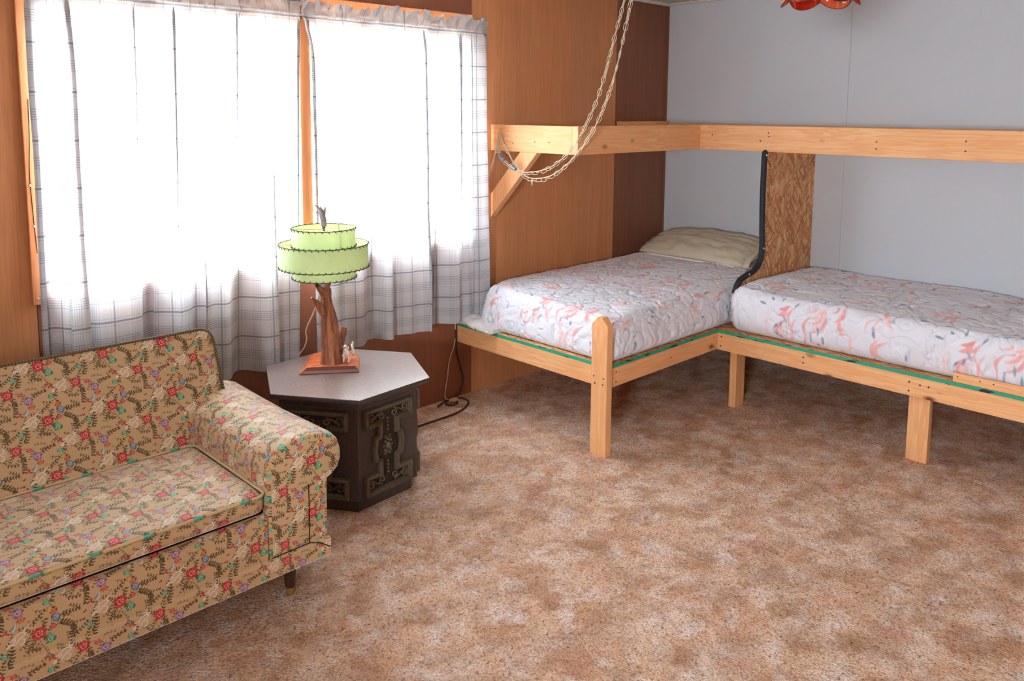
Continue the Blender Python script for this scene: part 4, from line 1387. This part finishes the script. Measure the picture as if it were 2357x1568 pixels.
trunk.tube(br, list(np.linspace(0.011, 0.009, len(br))), 10, ridge=ridge(13, 0.2))
obj('trunk', trunk, M['drift'], lamp, smooth=50)
tip = MB()
tip.tube([(-2.927, -0.3922, 0.8215), (-2.933, -0.393, 0.829), (-2.9385, -0.3934, 0.835)], [0.0088, 0.0085, 0.005], 12)
obj('dark_tip', tip, plain('dark_branch_tip', (52, 44, 46), 0.6, 0.2), lamp, smooth=60)  # near-black colour on the end of the branch
M['brasslamp'] = plain('brass_fitting', (176, 152, 96), 0.3, 0.5, 0.85)
obj('socket', MB().lathe([(0.012, 0.0), (0.018, 0.004), (0.018, 0.05), (0.014, 0.056)], 18, (LX, LY, 0.900)), M['brasslamp'], lamp, smooth=40)
bulbm = NT('frosted_bulb')
M['bulb'] = bulbm.done(bulbm.pbsdf((0.85, 0.85, 0.82, 1), 0.4, 0.4))
obj('bulb', MB().lathe([(0.012, 0.0), (0.014, 0.015), (0.028, 0.05), (0.028, 0.065), (0.018, 0.085), (0.003, 0.092)], 18, (LX, LY, 0.9565)), M['bulb'], lamp, smooth=180)
def shade_mat():
    t = NT('pale_green_fibreglass')
    v = t.obj()
    f = t.noise(v, 22, 5, 0.65, 1.6)
    fib = t.noise(t.vmath('ADD', v, t.scale(t.n('TexNoise', {'Vector': v, 'Scale': 28.0}).outputs['Color'], (0.05, 0.05, 0.05))), 46, 4, 0.7, 2.2)
    col = t.mix(t.ramp(f, [(0.35, 0.0), (0.65, 1.0)]), s2l(226, 238, 192), s2l(238, 247, 216))
    col = t.mix(t.ramp(fib, [(0.47, 0.0), (0.5, 0.45), (0.53, 0.0)]), col, s2l(204, 220, 156))
    d = t.pbsdf(col, 0.4, 0.35)
    tr = t.n('BsdfTranslucent', {'Color': t.mix(0.5, col, s2l(236, 248, 202))}).outputs[0]
    return t.done(t.n('MixShader', {0: 0.45, 1: d, 2: tr}).outputs[0])
M['shade'] = shade_mat()
M['lace'] = plain('dark_green_lacing', (74, 84, 62), 0.7, 0.2, var=0.2, vs=200)
def tier(name, r, z0, z1):
    s = MB()
    seg = 72
    vs = [(LX + (r + dr) * math.cos(2 * PI * k / seg), LY + (r + dr) * math.sin(2 * PI * k / seg), z) for dr, z in ((0, z0), (0, z1), (-0.0012, z1), (-0.0012, z0)) for k in range(seg)]
    fs = [(i * seg + k, i * seg + (k + 1) % seg, ((i + 1) % 4) * seg + (k + 1) % seg, ((i + 1) % 4) * seg + k) for i in range(4) for k in range(seg)]
    s.add(vs, fs)
    o = obj(name, s, M['shade'], lamp, smooth=40)
    for z in (z0, z1):
        l = MB()
        l.tube([(LX + r * math.cos(2 * PI * k / 60), LY + r * math.sin(2 * PI * k / 60), z) for k in range(60)], 0.0017, 6, closed=True)
        ns = max(30, int(r * 250))
        for k in range(ns):
            a = 2 * PI * k / ns
            b = a + 0.011 / r
            l.tube([(LX + (r + 0.002) * math.cos(a), LY + (r + 0.002) * math.sin(a), z + (0.003 if z == z1 else -0.003)), (LX + (r + 0.0026) * math.cos((a + b) / 2), LY + (r + 0.0026) * math.sin((a + b) / 2), z), (LX + (r + 0.002) * math.cos(b), LY + (r + 0.002) * math.sin(b), z + (-0.0065 if z == z1 else 0.0065))], 0.0016, 5)
        obj('lacing', l, M['lace'], o, smooth=60)
    return o
tier('upper_shade', 0.126, 0.985, 1.0585)
tier('middle_shade', 0.1765, 0.902, 0.995)
tier('lower_shade', 0.126, 0.858, 0.912)
sp = MB()
for k in range(3):
    a = 2 * PI * k / 3 + 0.5
    sp.tube([(LX, LY, 1.052), (LX + 0.125 * math.cos(a), LY + 0.125 * math.sin(a), 1.056)], 0.0012, 6)
    sp.tube([(LX + 0.125 * math.cos(a), LY + 0.125 * math.sin(a), 0.993), (LX + 0.1755 * math.cos(a), LY + 0.1755 * math.sin(a), 0.993)], 0.0012, 6)
    sp.tube([(LX + 0.1245 * math.cos(a), LY + 0.1245 * math.sin(a), 0.86), (LX + 0.1245 * math.cos(a), LY + 0.1245 * math.sin(a), 1.056)], 0.0012, 6)
obj('spider', sp, M['brasslamp'], lamp, smooth=60)
hp = MB()
for sg in (1, -1):
    hp.tube(smoothpath([(LX + sg * 0.016, LY, 0.945), (LX + sg * 0.034, LY, 0.98), (LX + sg * 0.03, LY, 1.025), (LX, LY, 1.050)], 6), 0.0016, 6)
hp.lathe([(0.004, 0.0), (0.008, 0.004), (0.005, 0.010), (0.009, 0.015), (0.004, 0.022)], 12, (LX, LY, 1.043))
obj('harp', hp, M['brasslamp'], lamp, smooth=60)
fi = MB()
q = smoothpath([(LX, LY, 1.064), (LX + 0.002, LY, 1.085), (LX - 0.004, LY, 1.11), (LX - 0.012, LY, 1.132)], 6)
fi.tube(q, list(np.linspace(0.0125, 0.009, len(q))), 14, ridge=ridge(20, 0.2))
q = smoothpath([(LX - 0.007, LY, 1.118), (LX - 0.018, LY, 1.138), (LX - 0.040, LY, 1.157)], 6)
fi.tube(q, list(np.linspace(0.0085, 0.0015, len(q))), 10)
q = smoothpath([(LX - 0.002, LY, 1.10), (LX + 0.006, LY, 1.125), (LX + 0.010, LY, 1.143)], 6)
fi.tube(q, list(np.linspace(0.009, 0.002, len(q))), 10)
q = smoothpath([(LX - 0.006, LY, 1.12), (LX - 0.010, LY, 1.136), (LX - 0.012, LY, 1.145)], 6)
fi.tube(q, list(np.linspace(0.007, 0.002, len(q))), 10)
obj('driftwood_finial', fi, M['driftgrey'], lamp, smooth=60)['label'] = 'grey driftwood finial'
M['cordcream'] = plain('cream_flex', (206, 186, 160), 0.6, 0.3, var=0.06)
cp = smoothpath([(-2.893, -0.378, 0.785), (-2.912, -0.372, 0.779), (-2.914, -0.35, 0.734), (-2.919, -0.32, 0.684), (-2.921, -0.29, 0.642), (-2.918, -0.27, 0.609), (-2.903, -0.25, 0.574), (-2.893, -0.21, 0.526), (-2.884, -0.150, 0.479), (-2.884, -0.126, 0.44), (-2.884, -0.122, 0.30), (-2.882, -0.12, 0.05), (-2.832, -0.11, 0.006), (-2.722, -0.09, 0.005)], 6)
obj('cord', MB().tube(cp, 0.0028, 8), M['cordcream'], lamp, smooth=60)

# ------------------------------------------------------------------ little spaniel on the lamp base
dog = thing('spaniel_figurine', 'small white spaniel figurine with brown ears standing on the lamp base', 'figurine', (-2.822, -0.428, BZ))
def spaniel():
    t = NT('speckled_white_glaze')
    v = t.obj()
    n1 = t.noise(v, 130, 2)
    n2 = t.noise(v, 55, 2)
    col = t.mix(t.ramp(n1, [(0.62, 0.0), (0.66, 0.8)]), s2l(236, 226, 212), s2l(120, 84, 64))
    col = t.mix(t.ramp(n2, [(0.62, 0.0), (0.66, 0.9)]), col, s2l(140, 78, 54))
    white = t.done(t.pbsdf(col, 0.25, 0.5))
    # local axis: heading toward the camera, slightly to the left
    hd = Vector((-0.80, -0.60, 0)).normalized()
    sd = Vector((-hd.y, hd.x, 0))
    c = Vector((-2.812, -0.420, BZ))
    P = lambda f, s, z: c + hd * (f * 1.22) + sd * (s * 1.2) + Vector((0, 0, z * 1.04 - 0.0002))
    pts = {'hip': (P(-0.024, 0, 0.043), 0.0125), 'belly': (P(-0.004, 0, 0.040), 0.0115), 'chest': (P(0.016, 0, 0.043), 0.0135), 'neck': (P(0.022, 0, 0.058), 0.0085),
           'head': (P(0.026, 0, 0.070), 0.0095), 'muz': (P(0.037, 0, 0.066), 0.0052), 'nose': (P(0.042, 0, 0.065), 0.0035),
           'tail1': (P(-0.036, 0.002, 0.052), 0.0045), 'tail2': (P(-0.042, 0.003, 0.066), 0.0048)}
    ed = [('hip', 'belly'), ('belly', 'chest'), ('chest', 'neck'), ('neck', 'head'), ('head', 'muz'), ('muz', 'nose'), ('hip', 'tail1'), ('tail1', 'tail2')]
    for s, k in ((0.009, 'r'), (-0.009, 'l')):
        pts['sh' + k] = (P(0.018, s, 0.032), 0.0062)
        pts['el' + k] = (P(0.016, s, 0.018), 0.0042)
        pts['pw' + k] = (P(0.020, s, 0.0042), 0.0040)
        pts['pt' + k] = (P(0.026, s, 0.0036), 0.0032)
        ed += [('chest', 'sh' + k), ('sh' + k, 'el' + k), ('el' + k, 'pw' + k), ('pw' + k, 'pt' + k)]
        pts['th' + k] = (P(-0.024, s * 1.1, 0.030), 0.0078)
        pts['kn' + k] = (P(-0.020, s * 1.2, 0.020), 0.0052)
        pts['hk' + k] = (P(-0.032, s * 1.2, 0.012), 0.0034)
        pts['hp' + k] = (P(-0.030, s * 1.2, 0.0042), 0.0040)
        pts['ht' + k] = (P(-0.024, s * 1.2, 0.0036), 0.0032)
        ed += [('hip', 'th' + k), ('th' + k, 'kn' + k), ('kn' + k, 'hk' + k), ('hk' + k, 'hp' + k), ('hp' + k, 'ht' + k)]
    names = list(pts)
    off = dog.location
    me = bpy.data.meshes.new('body')
    me.from_pydata([tuple(pts[k][0] - off) for k in names], [(names.index(a), names.index(b)) for a, b in ed], [])
    o = bpy.data.objects.new('body', me)
    COL.objects.link(o)
    o.parent = dog
    sk = o.modifiers.new('skin', 'SKIN')
    sk.use_smooth_shade = True
    for i, k in enumerate(names):
        r = pts[k][1] * (1.14 if k in ('hip', 'belly', 'chest', 'neck', 'head') else 1.05)
        me.skin_vertices[0].data[i].radius = (r, r)
    me.skin_vertices[0].data[names.index('hip')].use_root = True
    ss = o.modifiers.new('sub', 'SUBSURF')
    ss.levels = ss.render_levels = 2
    me.materials.append(white)
    brown = plain('brown_glaze', (124, 66, 46), 0.25, 0.5)
    black = plain('black_glaze', (24, 20, 20), 0.15, 0.5)
    for s in (1, -1):
        e = MB()
        ep = smoothpath([P(0.023, s * 0.0075, 0.0765), P(0.021, s * 0.0135, 0.071), P(0.020, s * 0.0150, 0.060), P(0.022, s * 0.0135, 0.050)], 6)
        e.tube(ep, list(np.interp(np.linspace(0, 1, len(ep)), [0, 0.4, 0.8, 1], [0.002, 0.0045, 0.0055, 0.0025])), 10)
        obj('ear', e, brown, dog, smooth=180)
        obj('eye', MB().ball(P(0.0345, s * 0.0048, 0.0725), 0.0014, 8, 6), black, dog, smooth=180)
    obj('nose', MB().ball(P(0.0445, 0, 0.0665), 0.0019, 8, 6), black, dog, smooth=180)
spaniel()

# ------------------------------------------------------------------ swag lamp: glass shade, chain with flex, switches
M['chain'] = plain('pale_brass_chain', (206, 190, 162), 0.35, 0.5, 0.6)
M['switchgrey'] = plain('grey_inline_switch', (128, 126, 132), 0.4, 0.4)
SHX, SHY, SHZ = -2.20, -2.080, 1.853
swag = thing('swag_lamp', 'hanging lamp with scalloped red glass shade whose looped chain hooks on the upper bunk', 'lamp', (SHX, SHY, SHZ))
linkmesh = None
def torus_link(L, Wd, r):
    mb = MB()
    pts = []
    n = 20
    for k in range(n):
        a = 2 * PI * k / n
        pts.append((Wd * math.cos(a), 0, L * math.copysign(abs(math.sin(a)) ** 0.85, math.sin(a))))
    mb.tube(pts, r, 6, closed=True)
    return mb
tmp = obj('chain_link', torus_link(0.0195, 0.0098, 0.0013), M['chain'], None, smooth=180)
linkmesh = tmp.data
bpy.data.objects.remove(tmp)
rl = random.Random(2)
def chain(path, pitch=0.0315, sag=0.0, jitter=0.25):
    P = [Vector(p) for p in smoothpath(path, 16)]
    acc = [0.0]
    for i in range(1, len(P)):
        acc.append(acc[-1] + (P[i] - P[i - 1]).length)
    d = pitch * 0.5
    k = 0
    while d < acc[-1]:
        i = max(j for j in range(len(acc) - 1) if acc[j] <= d)
        f = (d - acc[i]) / max(1e-6, acc[i + 1] - acc[i])
        p = P[i].lerp(P[i + 1], f)
        t = (P[i + 1] - P[i]).normalized()
        side = Vector((0.1, -1, 0.3)) if k % 2 == 0 else t.cross(Vector((0.1, -1, 0.3))).normalized()
        side = (side - t * side.dot(t)).normalized()
        ang = rl.uniform(-jitter, jitter)
        side = (Matrix.Rotation(ang, 3, t) @ side)
        o = bpy.data.objects.new('chain_link', linkmesh)
        COL.objects.link(o)
        o.parent = swag
        m = Matrix((side, t.cross(side) * -1, t)).transposed().to_4x4()
        hor = 1 - abs(t.z)
        m.translation = p - swag.location - Vector((0, 0, sag * hor + 0.004 * hor * (k % 2)))
        o.matrix_local = m
        d += pitch
        k += 1
hook = (-1.6285, -0.0905, 1.425)
A = [(-1.66, -0.985, 2.232), (-1.66, -0.95, 2.14), (-1.66, -0.916, 2.025), (-1.66, -0.887, 1.932), (-1.66, -0.848, 1.809), (-1.66, -0.808, 1.682), (-1.66, -0.764, 1.573), (-1.66, -0.708, 1.471), (-1.66, -0.65, 1.387), (-1.66, -0.573, 1.311), (-1.66, -0.493, 1.26), (-1.66, -0.414, 1.232), (-1.66, -0.322, 1.218), (-1.66, -0.254, 1.222), (-1.66, -0.19, 1.243), (-1.66, -0.135, 1.278), (-1.658, -0.10, 1.325), (-1.654, -0.088, 1.365), (-1.640, -0.096, 1.410)]
B = [(-1.655, -0.998, 2.232), (-1.655, -0.98, 2.14), (-1.655, -0.951, 2.023), (-1.655, -0.929, 1.93), (-1.655, -0.901, 1.816), (-1.655, -0.871, 1.71), (-1.655, -0.831, 1.603), (-1.655, -0.777, 1.492), (-1.655, -0.713, 1.399), (-1.655, -0.638, 1.318), (-1.655, -0.561, 1.257), (-1.655, -0.478, 1.211), (-1.655, -0.379, 1.19), (-1.655, -0.302, 1.198), (-1.655, -0.238, 1.239), (-1.655, -0.18, 1.304), (-1.652, -0.133, 1.359), (-1.643, -0.097, 1.412)]
chain(A, sag=0.004, jitter=0.5)
chain(B, jitter=0.7, sag=0.009)
chain([(-1.646, -0.094, 1.425), (-1.650, -0.093, 1.38), (-1.653, -0.092, 1.325)], pitch=0.022, jitter=1.4)
chain([(-1.659, -0.350, 1.19), (-1.660, -0.352, 1.17), (-1.661, -0.356, 1.145)], pitch=0.034, jitter=1.0)
for s in (A, B):
    obj('flex', MB().tube(smoothpath(s, 8), 0.0023, 7), M['cordcream'], swag, smooth=60)
obj('hook', MB().tube(smoothpath([(-1.6205, -0.092, 1.432), (-1.630, -0.092, 1.432), (-1.643, -0.093, 1.424), (-1.646, -0.094, 1.410), (-1.640, -0.095, 1.402)], 6), 0.0018, 8), M['chain'], swag, smooth=60)
obj('ceiling_hook', MB().tube(smoothpath([(-1.657, -0.992, 2.2448), (-1.657, -0.992, 2.238), (-1.657, -0.985, 2.230), (-1.657, -0.992, 2.224), (-1.657, -0.999, 2.229)], 6), 0.0022, 8), M['chain'], swag, smooth=60)
for c, d in (((-1.662, -0.128, 1.284), Vector((0.05, -0.72, -0.65))), ((-1.662, -0.215, 1.238), Vector((0.05, -0.85, -0.4)))):
    s = MB()
    d.normalize()
    cc = Vector(c)
    s.tube([cc - d * 0.027, cc - d * 0.023, cc - d * 0.010, cc + d * 0.010, cc + d * 0.023, cc + d * 0.027], [0.005, 0.0105, 0.0130, 0.0130, 0.0105, 0.005], 14)
    sw = obj('inline_switch', s, M['switchgrey'], swag, smooth=40)
    obj('thumb_wheel', MB().ball(cc + Vector((-0.006, -0.007, 0.004)), 0.005, 10, 6), M['foam'], sw, smooth=180)
# tail of the flex running down behind the right curtain to the socket
tail = smoothpath([(-1.640, -0.096, 1.402), (-1.646, -0.085, 1.36), (-1.657, -0.07, 1.29), (-1.664, -0.035, 1.20), (-1.667, -0.006, 1.12), (-1.670, -0.0045, 0.95), (-1.74, -0.0245, 0.75), (-1.85, -0.0235, 0.55), (-1.876, -0.008, 0.45), (-1.883, -0.010, 0.315), (-1.920, -0.008, 0.216), (-1.935, -0.008, 0.125), (-1.950, -0.009, 0.057), (-1.953, -0.014, 0.016), (-1.940, -0.045, 0.008)], 8)
obj('flex', MB().tube(tail, 0.0026, 7), M['cordcream'], swag, smooth=60)
tail2 = smoothpath([(-1.642, -0.094, 1.40), (-1.652, -0.08, 1.345), (-1.658, -0.062, 1.262), (-1.663, -0.025, 1.17), (-1.666, -0.006, 1.09), (-1.668, -0.0045, 1.0)], 8)
obj('flex', MB().tube(tail2, 0.0026, 7), M['cordcream'], swag, smooth=60)
# chain from the ceiling hook to the lamp
obj('flex', MB().tube(smoothpath([(-1.657, -0.992, 2.226), (-1.79, -1.26, 2.17), (-1.93, -1.54, 2.155), (-2.07, -1.81, 2.175), (SHX, SHY, 2.222)], 8), 0.0030, 7), M['cordcream'], swag, smooth=60)
obj('ceiling_hook', MB().tube(smoothpath([(SHX, SHY, 2.2448), (SHX, SHY, 2.236), (SHX + 0.007, SHY, 2.226), (SHX, SHY, 2.219), (SHX - 0.007, SHY, 2.225)], 6), 0.0022, 8), M['chain'], swag, smooth=60)
obj('flex', MB().tube([(SHX, SHY, 2.222), (SHX, SHY, 2.03)], 0.003, 7), M['cordcream'], swag, smooth=60)
def stained(name, a, b, c):
    t = NT(name)
    v = t.obj()
    f = t.noise(t.scale(v, (38, 38, 7)), 1.0, 4, 0.6, 0.8)
    col = t.ramp(f, [(0.32, s2l(a)), (0.5, s2l(b)), (0.62, s2l(c)), (0.74, s2l(a))])
    d = t.pbsdf(col, 0.15, 0.5)
    tr = t.n('BsdfTranslucent', {'Color': col}).outputs[0]
    return t.done(t.n('MixShader', {0: 0.45, 1: d, 2: tr}).outputs[0])
GL = [stained('red_streaky_glass', (196, 20, 16), (214, 52, 24), (226, 110, 40)), stained('orange_streaky_glass', (226, 120, 34), (216, 84, 30), (222, 160, 90)), stained('amber_pink_glass', (214, 128, 92), (224, 96, 50), (226, 160, 120))]
M['came'] = plain('dark_lead_came', (70, 52, 44), 0.4, 0.4, 0.6)
NP = 6
for i in range(NP):
    a0 = 2 * PI * i / NP + math.radians(205)
    nu, nv = 14, 14
    vs, fs = [], []
    def gp(s, t):
        a = a0 + 2 * PI / NP * s
        e = 4 * s * (1 - s)
        tt = t * (1 + 0.10 * (e - 0.35))
        r = 0.022 + 0.082 * (math.sin(min(tt, 1.1) * PI / 2 * 0.93)) ** 1.0 + 0.008 * e * t ** 2
        z = SHZ + 0.165 - 0.150 * tt ** 1.55
        return (SHX + r * math.cos(a), SHY + r * math.sin(a), z)
    for j in range(nv + 1):
        for k in range(nu + 1):
            vs.append(gp(k / nu, j / nv))
    for j in range(nv):
        for k in range(nu):
            p = j * (nu + 1) + k
            fs.append((p, p + 1, p + nu + 2, p + nu + 1))
    o = obj('glass_panel', MB().add(vs, fs), GL[(1, 0, 2, 0, 2, 0)[i]], swag, smooth=180)
    sd = o.modifiers.new('thickness', 'SOLIDIFY')
    sd.thickness = 0.0025
    c = MB()
    c.tube([gp(0, j / nv) for j in range(nv + 1)], 0.0022, 6)
    c.tube([gp(k / nu, 1.0) for k in range(nu + 1)], 0.0018, 6)
    obj('lead_came', c, M['came'], o, smooth=60)
obj('cap', MB().lathe([(0.027, 0.0), (0.029, 0.006), (0.018, 0.014), (0.006, 0.022), (0.004, 0.04)], 18, (SHX, SHY, SHZ + 0.155)), M['brasslamp'], swag, smooth=40)

# ------------------------------------------------------------------ dark lead on the carpet
M['cordbrown'] = plain('dark_brown_cable', (74, 52, 42), 0.6, 0.3)
M['plug'] = plain('tan_plug', (206, 168, 116), 0.5, 0.4)
cable = thing('extension_cable', 'dark brown cable with a tan plug looping on the carpet under the bed foot', 'cable', (-1.95, -0.08, 0))
run = smoothpath([(-1.883, -0.012, 0.375), (-1.870, -0.010, 0.253), (-1.841, -0.009, 0.151), (-1.829, -0.010, 0.10), (-1.835, -0.012, 0.058), (-1.859, -0.018, 0.022), (-1.895, -0.032, 0.007), (-1.871, -0.045, 0.006), (-1.868, -0.079, 0.006), (-1.888, -0.123, 0.006), (-1.946, -0.165, 0.006), (-2.004, -0.187, 0.006), (-2.067, -0.197, 0.006), (-2.178, -0.198, 0.006), (-2.299, -0.199, 0.006), (-2.45, -0.20, 0.006)], 8)
obj('cable', MB().tube(run, 0.0046, 8), M['cordbrown'], cable, smooth=60)
lp = smoothpath([(-2.044, -0.062, 0.006), (-2.009, -0.044, 0.007), (-1.958, -0.024, 0.008), (-1.918, -0.034, 0.010), (-1.935, -0.090, 0.008), (-1.979, -0.097, 0.008), (-1.992, -0.068, 0.010), (-1.972, -0.050, 0.014), (-1.955, -0.058, 0.014)], 8)
obj('cable', MB().tube(lp, 0.0046, 8), M['cordbrown'], cable, smooth=60)
pg = MB()
pg.tube([(-1.965, -0.058, 0.0165), (-1.955, -0.060, 0.0165), (-1.930, -0.066, 0.0165), (-1.918, -0.069, 0.0165)], [0.006, 0.011, 0.0125, 0.010], 12)
obj('plug', pg, M['plug'], cable, smooth=40)
